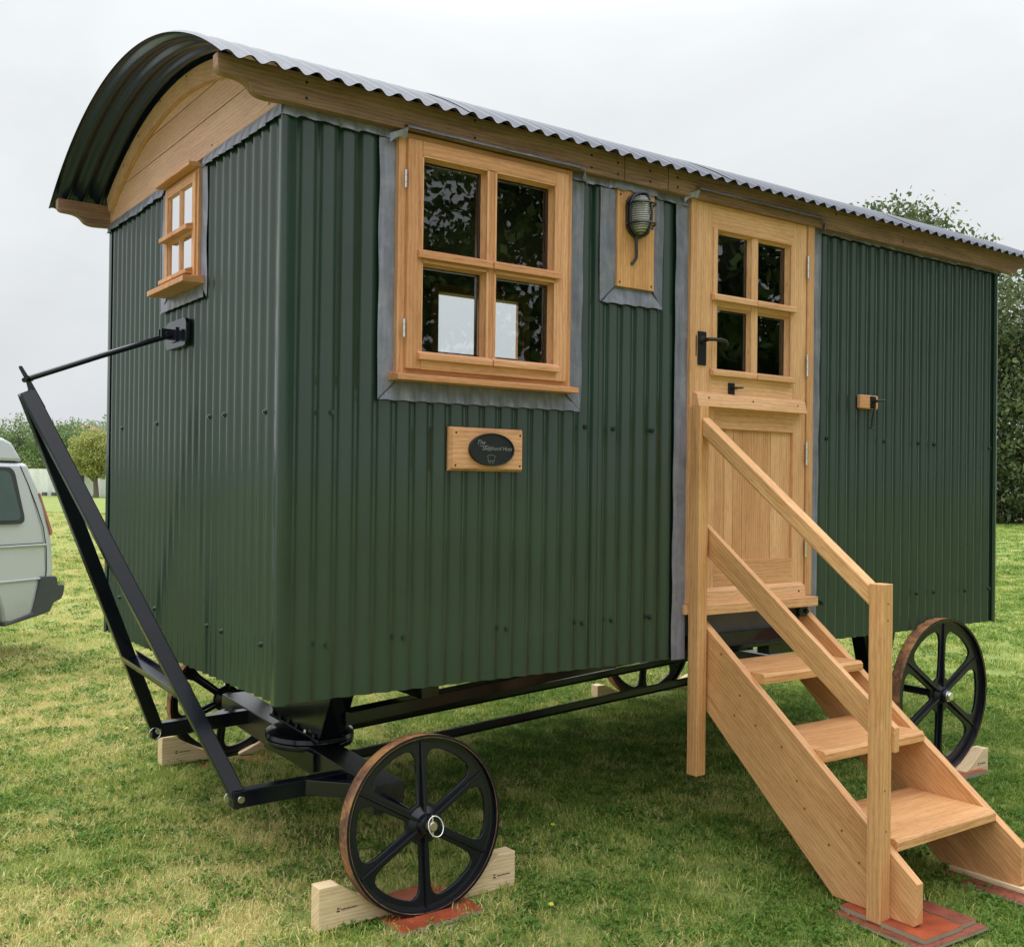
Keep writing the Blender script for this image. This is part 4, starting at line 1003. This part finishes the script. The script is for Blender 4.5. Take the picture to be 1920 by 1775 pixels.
carbody('raised_roof', [(-.396, .897), (-.45, .965), (-.505, 1.045), (-.59, 1.08), (-.70, 1.088), (-1.9, 1.088), (-2.05, 1.03), (-2.2, .99), (-2.85, .95), (-2.95, .897)], silver, .004, 1.776, .04)
mb = MB(); mb.beam(cp(-.385, .890, .100), cp(-2.95, .890, .100), .016, .018, tuple(E2), 1.); mb.build('roof_gutter', plastic, car)
def sideglass(poly, off=.0):
    for nm, k, mat, r_ in (('window_seal', 1., silicone, .07), ('window_glass', .93, carglass, .06)):
        cx_ = sum(p[0] for p in poly)/len(poly); cz_ = sum(p[1] for p in poly)/len(poly)
        pp = round_poly([(cx_+(u-cx_)*(1 if k == 1 else 1-.045/abs(u-cx_+1e-9) if abs(u-cx_) > .05 else k), cz_+(v-cz_)*(1 if k == 1 else 1-.03/abs(v-cz_+1e-9) if abs(v-cz_) > .03 else k)) for u, v in poly], r_)
        mb = MB(); d_ = -.012 if k == 1 else -.017
        mb.prism(pp, lambda u, v, t: cp(u, v, TW(v)+t), d_, -.001); mb.build(nm, mat, car)
sideglass([(-.415, .402), (-.515, .850), (-1.28, .850), (-1.28, .402)])
sideglass([(-1.36, .402), (-1.36, .850), (-2.08, .850), (-2.08, .402)])
sideglass([(-2.16, .402), (-2.16, .850), (-2.9, .850), (-3.25, .50), (-3.25, .402)])
sideglass([(-.655, .955), (-.69, 1.045), (-1.5, 1.045), (-1.5, .955)])
mb = MB()
for z in (.228, -.045): mb = MB(); mb.beam(cp(-.20, z, -.004), cp(-3.2, z, -.004), .018, .016, tuple(E2), 1.); mb.build('side_crease', silver, car, bevel=.005)
mb = MB(); mb.beam(cp(-.22, .240, -.0005), cp(-3.2, .240, -.0005), .004, .006, tuple(E2), 1.); mb.build('panel_shadow_line', silicone, car)
mb = MB(); mb.tube([cp(u, v, TW(v)-.001) for u, v in ((-.44, .86), (-.36, .70), (-.29, .54), (-.225, .37), (-.19, .20), (-.185, .02), (-.20, -.10), (-.27, -.30))], .004, 6); mb.build('panel_seam', silicone, car)
mb = MB(); mb.prism(round_poly([(-.262, .645), (-.250, .65), (-.128, .330), (-.134, .300), (-.144, .30)], .01), lambda u, v, t: cp(u, v, t+TW(v)), -.004, .20); mb.build('tail_lamp', redlens, car)
bump_ = [(-.255, -.030), (-.108, -.035), (-.085, -.045), (-.075, -.100), (-.072, -.108), (-.002, -.115), (.0, -.13), (-.011, -.19), (-.034, -.23), (-.115, -.255), (-.16, -.325), (-.33, -.352), (-.62, -.392), (-.62, -.372), (-.34, -.315), (-.30, -.20)]
mb = MB(); mb.prism(bump_[::-1], lambda u, v, t: cp(u, v, t), -.02, 1.80); mb.build('rear_bumper', plastic, car, bevel=.008)
for sc_ in (-1.05, -3.60):
    for n_, sg in ((.02, -1), (1.74, 1)):
        wr = empty('wheel', (0, 0, 0), car); zc_ = gz(*cp(sc_, 0)[:2])+.365
        mb = MB(); mb.lathe([(.20, -.1), (.33, -.11), (.358, -.095), (.366, -.06), (.366, .06), (.358, .095), (.33, .11), (.20, .1)], cp(sc_, zc_, n_+.10*-sg), E2, 40); mb.build('tyre', tyre, wr, smooth=True)
        mb = MB(); mb.lathe([(0, .09*sg), (.05, .09*sg), (.08, .06*sg), (.18, .07*sg), (.205, .10*sg), (.205, -.09*sg)], cp(sc_, zc_, n_+.10*-sg), E2, 30); mb.build('rim', steel, wr, smooth=True)

# ------------------------------------------------------------------ vegetation
def leafmat(name, cols_, trans=.25):
    m, t, b = newmat(name)
    at = t.nodes.new('ShaderNodeAttribute'); at.attribute_name = 'lv'
    n1 = noise(t, worldpos(t), .9, 3, .6)
    mr = t.nodes.new('ShaderNodeMath'); mr.operation = 'MULTIPLY_ADD'; t.links.new(at.outputs['Fac'], mr.inputs[0]); mr.inputs[1].default_value = .6
    m2 = t.nodes.new('ShaderNodeMath'); m2.operation = 'MULTIPLY'; t.links.new(n1, m2.inputs[0]); m2.inputs[1].default_value = .5; t.links.new(m2.outputs[0], mr.inputs[2])
    c = ramp(t, mr.outputs[0], [(.2, cols_[0]), (.5, cols_[1]), (.85, cols_[2])]); t.links.new(c, b.inputs['Base Color'])
    setp(b, rough=.6, spec=.25)
    o = t.nodes['Material Output']; tl = t.nodes.new('ShaderNodeBsdfTranslucent'); t.links.new(c, tl.inputs[0])
    mxs = t.nodes.new('ShaderNodeMixShader'); mxs.inputs[0].default_value = trans; t.links.new(b.outputs[0], mxs.inputs[1]); t.links.new(tl.outputs[0], mxs.inputs[2]); t.links.new(mxs.outputs[0], o.inputs[0])
    return m
leaf_green = leafmat('leaves_mid_green', ((.035, .075, .018), (.075, .13, .035), (.14, .20, .06)))
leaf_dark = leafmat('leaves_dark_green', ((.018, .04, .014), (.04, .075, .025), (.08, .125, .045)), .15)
leaf_right = leafmat('leaves_hazy_grey_green', ((.055, .095, .045), (.12, .17, .08), (.24, .24, .12)), .25)  # greyed and lightened, the haze is mixed into the leaf colour
leaf_mid = leafmat('leaves_hazy_soft_green', ((.09, .15, .06), (.16, .24, .09), (.26, .33, .13)), .3)  # lighter greens stand in for haze over the field edge
leaf_yellow = leafmat('leaves_turning_yellow', ((.20, .27, .08), (.36, .40, .13), (.52, .46, .16)), .3)
leaf_pale = leafmat('leaves_hazy_distant_green', ((.17, .25, .15), (.24, .32, .19), (.32, .38, .22)), .3)  # distance haze painted in as paler leaves
bark = simple('tree_bark', (.17, .15, .125), .85, 0, .2, 30)
def tree(name, label, base, blobs, n, size, mat, trunk_r=.25, trunk_top=None, cat='tree', group=None, seed=0, limbs=True, shell=.55, clump=12):
    rg = np.random.default_rng(seed)
    root = empty(name, (0, 0, 0)); tag(root, label, cat, group)
    bx, by, bz = base
    vol = np.array([b[3]*b[4]*b[5] for b in blobs]); pr = (vol**.72)/(vol**.72).sum()
    k = n//clump; ib = rg.choice(len(blobs), k, p=pr); B = np.array(blobs)[ib]
    d = rg.normal(size=(k, 3)); d /= np.linalg.norm(d, axis=1)[:, None]; rad = shell+(1.04-shell)*rg.random(k)**.6
    rad *= 1+.16*np.sin(d[:, 0]*5+d[:, 2]*7+ib)
    C = B[:, :3]+d*rad[:, None]*B[:, 3:6]
    cs = size*2.6
    P = np.repeat(C, clump, 0)+rg.normal(size=(k*clump, 3))*np.array([cs, cs, cs*.55]); cl = np.repeat(rg.random(k), clump)
    N_ = len(P); a = rg.normal(size=(N_, 3)); a /= np.linalg.norm(a, axis=1)[:, None]; nrm = rg.normal(size=(N_, 3))+np.array([0, 0, 1.2]); b = np.cross(nrm, a); b /= np.linalg.norm(b, axis=1)[:, None]+1e-9
    s = size*(.6+.8*rg.random(N_))[:, None]
    V = np.empty((N_, 4, 3)); V[:, 0] = P-a*s; V[:, 1] = P-b*s*.55; V[:, 2] = P+a*s; V[:, 3] = P+b*s*.55
    me = bpy.data.meshes.new('crown'); me.vertices.add(N_*4); me.vertices.foreach_set('co', V.ravel()); me.loops.add(N_*4); me.loops.foreach_set('vertex_index', np.arange(N_*4, dtype=np.int32))
    me.polygons.add(N_); me.polygons.foreach_set('loop_start', np.arange(0, N_*4, 4, dtype=np.int32)); me.update(calc_edges=True)
    at = me.attributes.new('lv', 'FLOAT', 'FACE'); at.data.foreach_set('value', (.55*cl+.45*rg.random(N_)).astype(np.float32))
    me.materials.append(mat); o = bpy.data.objects.new('crown', me); col.objects.link(o); o.parent = root
    mb = MB(); rr_ = random.Random(seed)
    top = trunk_top or (bx, by, max(b_[2] for b_ in blobs))
    mid_ = [(bx+(top[0]-bx)*t+rr_.uniform(-.1, .1)*trunk_r*2, by+(top[1]-by)*t, bz-.1+(top[2]-bz+.1)*t) for t in (0, .08, .3, .55, .8, 1)]
    mb.tube(mid_, [trunk_r*1.35, trunk_r, trunk_r*.8, trunk_r*.55, trunk_r*.3, trunk_r*.08], 10)
    if limbs:
        for q in blobs:
            t = rr_.uniform(.2, .5); s0 = Vector(mid_[0]).lerp(Vector(mid_[-1]), t); e0 = Vector(q[:3]); m0 = s0.lerp(e0, .5)+Vector((0, 0, -.06*(e0-s0).length))
            mb.tube([s0, m0, e0], [trunk_r*.45, trunk_r*.28, trunk_r*.06], 7)
    mb.build('trunk', bark, root, smooth=True)
    return root
def fb(dx, D, z, rx, rz=None, ry=None):
    x, y = far(dx, D); return (x, y, z, rx, ry or rx, rz or rx)
def fbase(dx, D, z=None):
    x, y = far(dx, D); return (x, y, gz(x, y) if z is None else z)
U = lambda u, D: (u-1000)/1996*D
ZV = lambda v, u, D: .743+((901+(u-0)*.0118)-v)/1996*D
# right: large trees behind the hut, haze put into the leaf colour
D = 50
tree('broadleaf_tree', 'tall rounded tree whose crown rises above the hut roof', fbase(U(1690, D), D), [fb(U(1690, D), D, 9.0, 4.6, 4.2), fb(U(1610, D), D, 11.3, 1.9, 2.3), fb(U(1605, D), D, 12.6, 1.5, 1.3), fb(U(1660, D), D, 13.1, 1.5, 1.2), fb(U(1700, D), D, 12.3, 2.2, 2.1), fb(U(1745, D), D, 11.2, 1.6, 2.5), fb(U(1640, D), D, 7, 4.5, 4), fb(U(1760, D), D, 6, 4, 4)], 30000, .13, leaf_right, .45, seed=3, clump=9)
D = 47
tree('broadleaf_tree', 'dense hazy green tree beyond the right end of the hut, its leaves reaching the ground', fbase(U(1940, D), D), [fb(U(1935, D), D, 8.6, 2.9, 2.6), fb(U(1900, D), D, 6.0, 2.4, 2.2), fb(U(1990, D), D, 6.5, 3, 3), fb(U(1905, D), D, 3.6, 2.4, 2.3), fb(U(1960, D), D, 3.4, 2.8, 2.6), fb(U(1900, D), D+1, 1.2, 2.4, 2.0), fb(U(1950, D), D+1, 1.0, 2.4, 2.0)], 26000, .12, leaf_right, .4, seed=4, clump=10)
D = 52
tree('hedge', 'dark hedge at the field edge, shade under the hazy tree put into its leaves', fbase(U(1930, D), D), [fb(U(u, D), D, 1.0+.4*(i % 2), 2.2, 2.1) for i, u in enumerate(range(1740, 2160, 60))], 14000, .12, leaf_dark, .12, seed=5, cat='hedge', limbs=False)  # hedge added with dark leaves as the shade below the crowns
# left: field edge
D = 112
tree('broadleaf_tree', 'broad green tree behind the roof of the silver car', fbase(U(35, D), D), [fb(U(10, D), D, 4.9, 2.6, 1.9), fb(U(55, D), D, 5.0, 2.5, 1.9), fb(U(38, D), D, 6.3, 1.1, 1.5), fb(U(-40, D), D, 4.8, 3.4, 2), fb(U(88, D), D, 4.2, 2.0, 1.6), fb(U(30, D), D, 2.5, 4.5, 1.8)], 12000, .13, leaf_mid, .22, seed=6)
D = 118
tree('broadleaf_tree', 'green tree between the drawbar and the yellow tree', fbase(U(112, D), D), [fb(U(100, D), D, 5.2, 2.6, 2.0), fb(U(128, D), D, 5.6, 2.3, 1.8), fb(U(85, D), D, 4.4, 2.0, 2.0), fb(U(112, D), D, 3.4, 3.6, 2)], 9000, .14, leaf_mid, .22, seed=7)
D = 95
tree('broadleaf_tree', 'yellowing tree in front of the white fencing', fbase(U(180, D), D), [fb(U(170, D), D, 3.4, 1.9, 1.4), fb(U(143, D), D, 2.7, 1.2, 1.0), fb(U(205, D), D, 3.6, 2.0, 1.5), fb(U(184, D), D, 4.5, 1.3, .8), fb(U(160, D), D, 4.2, 1.0, .8), fb(U(196, D), D, 1.9, 1.6, .9), fb(U(168, D), D, 2.0, 1.2, .8), fb(U(228, D), D, 3.0, 1.9, 1.3)], 15000, .10, leaf_yellow, .24, seed=8)
D = 99
tree('bush', 'loose pale green bush showing between the yellow tree and the drawbar', fbase(U(140, D), D), [fb(U(135, D), D, 3.2, 1.8, 1.5), fb(U(150, D), D, 4.2, 1.6, 1.3), fb(U(120, D), D, 4.0, 1.5, 1.4), fb(U(165, D), D, 2.9, 1.4, .9)], 8000, .11, leaf_mid, .12, cat='bush', seed=9)
# rising ground with far trees and a house
mb = MB(); hx, hy = far(U(150, 190), 190)
mb.grid(40, 20, lambda u, v: (lambda X, Y, h: (X, Y, -.9+h))(*far(U(150, 190)-110+220*u, 135+90*v), 7.2*math.sin(math.pi*v)**.6*math.sin(math.pi*u)**.8))
hill = mb.build('hill', gm, smooth=True, normals=False); tag(hill, 'low rising ground beyond the field', 'hill', kind='structure')
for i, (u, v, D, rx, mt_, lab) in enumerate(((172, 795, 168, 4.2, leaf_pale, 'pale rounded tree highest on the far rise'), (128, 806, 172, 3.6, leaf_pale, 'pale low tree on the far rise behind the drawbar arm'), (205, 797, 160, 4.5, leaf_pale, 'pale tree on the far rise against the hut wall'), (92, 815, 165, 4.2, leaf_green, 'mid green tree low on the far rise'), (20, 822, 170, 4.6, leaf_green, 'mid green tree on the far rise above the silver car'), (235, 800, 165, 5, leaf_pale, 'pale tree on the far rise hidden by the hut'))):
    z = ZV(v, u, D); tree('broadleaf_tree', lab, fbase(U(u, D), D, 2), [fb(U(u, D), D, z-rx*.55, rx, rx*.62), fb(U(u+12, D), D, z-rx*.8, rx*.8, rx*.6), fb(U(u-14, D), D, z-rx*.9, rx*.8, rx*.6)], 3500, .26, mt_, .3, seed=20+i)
D = 150; hs = empty('house', (0, 0, 0)); tag(hs, 'cream house with a terracotta roof among the trees on the far rise', 'house')
def fbox(mb, dx0, dx1, D0, D1, z0, z1):
    q = [far(dx0, D0), far(dx1, D0), far(dx1, D1), far(dx0, D1)]; mb.hexa([(*p, z0) for p in q]+[(*p, z1) for p in q], 0, 1.)
dx0, dx1 = U(136, D), U(163, D); zt = ZV(806, 150, D)
mb = MB(); fbox(mb, dx0, dx1, D, D+5, zt-5, zt); mb.build('wall', simple('cream_render', (.75, .70, .60), .9), hs)
mb = MB(); q = [far(dx0-.3, D-.4), far(dx1+.3, D-.4), far(dx1+.3, D+5.4), far(dx0-.3, D+5.4)]; rd = [far(dx0+.9, D+2.5), far(dx1-.9, D+2.5)]
A = [(*p, zt) for p in q]; T = [(*p, zt+1.0) for p in rd]
for f in ((A[0], A[1], T[1], T[0]), (A[1], A[2], T[1]), (A[2], A[3], T[0], T[1]), (A[3], A[0], T[0])): mb.quadlike(f)
mb.build('roof', simple('terracotta_tiles', (.30, .17, .12), .9), hs)
for k in range(2):
    mb = MB(); a = dx0+.5+k*.95; fbox(mb, a, a+.5, D-.05, D, zt-1.0, zt-.35); mb.build('window', silicone, hs)
# white hoarding and cabin at 103 m
whitew = simple('white_painted_panels', (.80, .82, .80), .6)
D = 103; zf = -.68
fn_ = empty('white_fence', (0, 0, 0)); tag(fn_, 'long white ribbed hoarding along the far edge of the field', 'fence')
def wav(dxa, dxb, ztop, name):
    mb = MB(); n = int((dxb-dxa)/.1)
    mb.grid(n, 3, lambda u, v: (*far(dxa+(dxb-dxa)*u, D+.16*abs(math.sin((dxa+(dxb-dxa)*u)*2.4))**3+.05*math.sin((dxb-dxa)*u*9)), zf+(ztop-zf)*v))
    mb.build(name, whitew, fn_, smooth=True, solid=.04, normals=False)
wav(U(-420, D), U(139, D), ZV(879, 90, D), 'fence_panel'); wav(U(188, D), U(330, D), ZV(882, 200, D), 'fence_panel')
dkb = simple('dark_block', (.12, .12, .12), .8)
for u in (83, 101, 60, 40): mb = MB(); fbox(mb, U(u, D), U(u, D)+.35, D-.5, D-.1, zf, zf+.35); mb.build('fence_foot', dkb, fn_)
cb = empty('white_cabin', (0, 0, 0)); tag(cb, 'small white cabin with one window behind the yellow tree', 'cabin')
mb = MB(); fbox(mb, U(143, D), U(187, D), D-1.5, D+2, zf, ZV(883, 160, D)); mb.build('wall', whitew, cb)
mb = MB(); fbox(mb, U(162, D), U(170, D), D-1.56, D-1.5, ZV(903, 165, D), ZV(891, 165, D)); mb.build('window', silicone, cb)
mb = MB(); fbox(mb, U(141, D), U(189, D), D-1.7, D+2.2, ZV(883, 160, D), ZV(883, 160, D)+.12); mb.build('roof', whitew, cb)
# trees on the photographer's side, mirrored in the panes
tree('broadleaf_tree', 'loose leafy tree on the near side of the field, mirrored in the window', (8.0, -14.5, -1.1), [(8.6, -14, 6.4, 2.7, 2.6, 2.5), (6.2, -14.6, 7.0, 1.9, 2, 2.0), (10.2, -13, 4.4, 2.1, 2, 1.8), (8.0, -13.6, 4.3, 1.5, 1.6, 1.0), (8.2, -14, 9.2, 2.6, 2.4, 2.2), (10.6, -12.6, 8, 2.4, 2, 2.4)], 26000, .095, leaf_green, .3, seed=31, clump=14)
tree('broadleaf_tree', 'dense dark tree on the near side of the field, mirrored in the door glass', (14.0, -11.2, -1.1), [(13.6, -11.0, 5.4, 3.4, 3.2, 3.6), (16.4, -9.8, 4.6, 3.2, 3, 3.4), (12.0, -12.6, 3.4, 2.3, 2.4, 2.6), (18.4, -8.0, 4.6, 3.0, 3, 3.6), (14.6, -10, 9, 3.2, 3, 3), (14.4, -10.8, 1.6, 3.0, 3.0, 2.4), (17.4, -8.6, 1.6, 3.0, 3.0, 2.4)], 24000, .15, leaf_green, .4, seed=32)

# ------------------------------------------------------------------ grass
def grass_mat():
    m, t, b = newmat('grass_blades')
    p = worldpos(t); at = t.nodes.new('ShaderNodeAttribute'); at.attribute_name = 'bl'
    oi = t.nodes.new('ShaderNodeObjectInfo')
    big = noise(t, p, .55, 4, .6, .5); mid = noise(t, p, 2.6, 4, .6)
    a1 = t.nodes.new('ShaderNodeMath'); a1.operation = 'MULTIPLY_ADD'; t.links.new(big, a1.inputs[0]); a1.inputs[1].default_value = .95
    a2 = t.nodes.new('ShaderNodeMath'); a2.operation = 'MULTIPLY_ADD'; t.links.new(mid, a2.inputs[0]); a2.inputs[1].default_value = .75
    a3 = t.nodes.new('ShaderNodeMath'); a3.operation = 'MULTIPLY_ADD'; t.links.new(at.outputs['Fac'], a3.inputs[0]); a3.inputs[1].default_value = .36; a3.inputs[2].default_value = -.62
    a4 = t.nodes.new('ShaderNodeMath'); a4.operation = 'MULTIPLY_ADD'; t.links.new(oi.outputs['Random'], a4.inputs[0]); a4.inputs[1].default_value = .22
    sx = t.nodes.new('ShaderNodeSeparateXYZ'); t.links.new(p, sx.inputs[0]); gx = t.nodes.new('ShaderNodeMapRange'); gx.interpolation_type = 'SMOOTHSTEP'
    ga = t.nodes.new('ShaderNodeMath'); ga.operation = 'MULTIPLY_ADD'; ga.inputs[1].default_value = -.55; t.links.new(sx.outputs[1], ga.inputs[0]); t.links.new(sx.outputs[0], ga.inputs[2])
    gx.inputs[1].default_value = -.6; gx.inputs[2].default_value = 2.2; gx.inputs[3].default_value = .16; gx.inputs[4].default_value = -.09; t.links.new(ga.outputs[0], gx.inputs[0])
    gs_ = t.nodes.new('ShaderNodeMath'); gs_.operation = 'ADD'; t.links.new(gx.outputs[0], gs_.inputs[0]); t.links.new(a3.outputs[0], gs_.inputs[1])
    t.links.new(gs_.outputs[0], a4.inputs[2]); t.links.new(a4.outputs[0], a2.inputs[2]); t.links.new(a2.outputs[0], a1.inputs[2])
    c = ramp(t, a1.outputs[0], [(.20, (.11, .22, .03)), (.40, (.27, .40, .07)), (.56, (.50, .52, .14)), (.76, (.80, .68, .34))])
    t.links.new(c, b.inputs['Base Color']); setp(b, rough=.55, spec=.3)
    o = t.nodes['Material Output']; tl = t.nodes.new('ShaderNodeBsdfTranslucent'); t.links.new(c, tl.inputs[0])
    mxs = t.nodes.new('ShaderNodeMixShader'); mxs.inputs[0].default_value = .3; t.links.new(b.outputs[0], mxs.inputs[1]); t.links.new(tl.outputs[0], mxs.inputs[2]); t.links.new(mxs.outputs[0], o.inputs[0])
    return m
gmat = grass_mat()
clumps = bpy.data.collections.new('grass_clump_sources')
def clump_mesh(k, nb, rad, h0, h1, wdt):
    rg = np.random.default_rng(100+k); V = []; F = []; A = []
    for i in range(nb):
        r_ = rad*math.sqrt(rg.random()); a = rg.random()*6.283; bx, by = r_*math.cos(a), r_*math.sin(a)
        h = h0+(h1-h0)*rg.random()**1.5; lean = (.15+1.25*rg.random())*h; la = rg.random()*6.283; dx, dy = math.cos(la), math.sin(la)
        w_ = wdt*(.6+.7*rg.random()); wx, wy = -math.sin(a+1)*w_, math.cos(a+1)*w_
        b = len(V)
        V += [(bx-wx, by-wy, -.006), (bx+wx, by+wy, -.006), (bx+dx*lean*.35-wx*.8, by+dy*lean*.35-wy*.8, h*.62), (bx+dx*lean*.35+wx*.8, by+dy*lean*.35+wy*.8, h*.62), (bx+dx*lean, by+dy*lean, h*(1-.25*lean/h*.5))]
        F += [(b, b+1, b+3, b+2), (b+2, b+3, b+4)]; v_ = rg.random()**1.3; A += [v_, v_]
    me = bpy.data.meshes.new('grass_clump'); me.from_pydata(V, [], F); at = me.attributes.new('bl', 'FLOAT', 'FACE'); at.data.foreach_set('value', A); me.materials.append(gmat)
    o = bpy.data.objects.new('grass_clump', me); clumps.objects.link(o); return o
for k in range(8): clump_mesh(k, 52, .085, .009, .030 if k < 6 else .046, .0016)
for k in range(2):                                           # broad leaved weeds and clover among the grass
    rg = np.random.default_rng(300+k); V = []; F = []; A = []
    for i in range(26):
        a = rg.random()*6.283; r_ = .07*math.sqrt(rg.random()); bx, by = r_*math.cos(a), r_*math.sin(a); la = rg.random()*6.283; L_ = .010+.014*rg.random(); w_ = L_*.38; h = .008+.014*rg.random()
        dx, dy = math.cos(la), math.sin(la); b = len(V)
        V += [(bx, by, h*.4), (bx+dx*L_*.5-dy*w_, by+dy*L_*.5+dx*w_, h), (bx+dx*L_, by+dy*L_, h*1.1), (bx+dx*L_*.5+dy*w_, by+dy*L_*.5-dx*w_, h)]
        F += [(b, b+1, b+2, b+3)]; A += [-1.1+.5*rg.random()]
    me = bpy.data.meshes.new('grass_clump'); me.from_pydata(V, [], F); at = me.attributes.new('bl', 'FLOAT', 'FACE'); at.data.foreach_set('value', A); me.materials.append(gmat)
    o = bpy.data.objects.new('grass_clump', me); clumps.objects.link(o)
bl_rects = [(.37, .76, -.18, .24), (.14, .50, -.03, .07), (.66, 1.0, -.03, .07), (1.86, 2.25, -1.25, -.79), (2.55, 2.87, -1.23, -.79), (3.6, 4.2, -.2, .14), (3.3, 3.7, -.13, -.03), (3.95, 4.28, -.13, -.03), (.4, .82, 1.9, 2.27), (.24, .6, 2.03, 2.13), (3.38, 3.9, 1.95, 2.34)]
pts = []
def scatter(n, D0, D1, ulim=560):
    Dm = np.sqrt(rng.random(n)*(D1*D1-D0*D0)+D0*D0); ux = (rng.random(n)*2-1)*(1050/1996)*Dm-.02*Dm
    for d_, dx in zip(Dm, ux):
        x, y = far(dx, d_)
        if any(a+.035 < x < b-.035 and c+.035 < y < d-.035 for a, b, c, d in bl_rects): continue
        pts.append((x, y, gz(x, y)))
scatter(18000, 2.9, 8.5); scatter(14000, 8.5, 20); scatter(9000, 20, 48); scatter(3500, 1.0, 3.2)
pm = bpy.data.meshes.new('grass'); pm.from_pydata(pts, [], []); pm.materials.append(gmat)
sc_at = pm.attributes.new('gs', 'FLOAT', 'POINT')
dist = [math.hypot(p[0]-CAM.x, p[1]-CAM.y) for p in pts]
sc_at.data.foreach_set('value', [(.75+.5*random.random())*(1 if d_ < 8.5 else 1.45 if d_ < 20 else 2.4) for d_ in dist])
grass = bpy.data.objects.new('grass', pm); col.objects.link(grass); tag(grass, 'short mown grass with straw coloured patches', 'grass', kind='stuff')
ng = bpy.data.node_groups.new('grass_scatter', 'GeometryNodeTree')
ng.interface.new_socket('Geometry', in_out='INPUT', socket_type='NodeSocketGeometry'); ng.interface.new_socket('Geometry', in_out='OUTPUT', socket_type='NodeSocketGeometry')
gi = ng.nodes.new('NodeGroupInput'); go = ng.nodes.new('NodeGroupOutput'); iop = ng.nodes.new('GeometryNodeInstanceOnPoints'); ci = ng.nodes.new('GeometryNodeCollectionInfo')
ci.inputs['Collection'].default_value = clumps; ci.inputs['Separate Children'].default_value = True; ci.inputs['Reset Children'].default_value = True
rv = ng.nodes.new('FunctionNodeRandomValue'); rv.data_type = 'FLOAT_VECTOR'; rv.inputs[0].default_value = (-.12, -.12, 0); rv.inputs[1].default_value = (.12, .12, 6.283)
ns = ng.nodes.new('GeometryNodeInputNamedAttribute'); ns.data_type = 'FLOAT'; ns.inputs[0].default_value = 'gs'
ng.links.new(gi.outputs[0], iop.inputs['Points']); ng.links.new(ci.outputs[0], iop.inputs['Instance']); iop.inputs['Pick Instance'].default_value = True
ng.links.new(rv.outputs[0], iop.inputs['Rotation']); ng.links.new(ns.outputs[0], iop.inputs['Scale']); ng.links.new(iop.outputs[0], go.inputs[0])
md = grass.modifiers.new('scatter', 'NODES'); md.node_group = ng

# dandelions
dy = simple('dandelion_yellow', (.62, .56, .06), .7); dgm = simple('dandelion_stalk', (.12, .2, .04), .6)
for i, (x, y) in enumerate(((.456, 5.588), (.972, -.262), (2.735, 2.471), (.293, 2.804), (5.0, 3.6), (1.46, .37), (4.0, 2.5), (2.23, 1.83))):
    r = empty('dandelion', (x, y, gz(x, y))); tag(r, 'small yellow dandelion flower '+('in the grass right of the silver car', 'in front of the near front wheel, lowest in the photo', 'in the grass between the brace rod and the hut wall', 'in the grass left of the far front chock', 'on the bright field beyond the far rear wheel', 'in the shade to the right of the near front wheel', 'in the lawn beyond the top tread of the steps', 'in the shaded lawn just below the brace rod')[i], 'flower', 'dandelions scattered in the lawn')
    mb = MB(); mb.lathe([(0, .007), (.007, .006), (.011, .001), (.007, -.002), (0, -.002)], (0, 0, .030), (0, -.1, 1), 12); mb.build('flower_head', dy, r)
    mb = MB(); mb.tube([(0, 0, -.01), (0, 0, .034)], .0015, 6); mb.build('stalk', dgm, r)
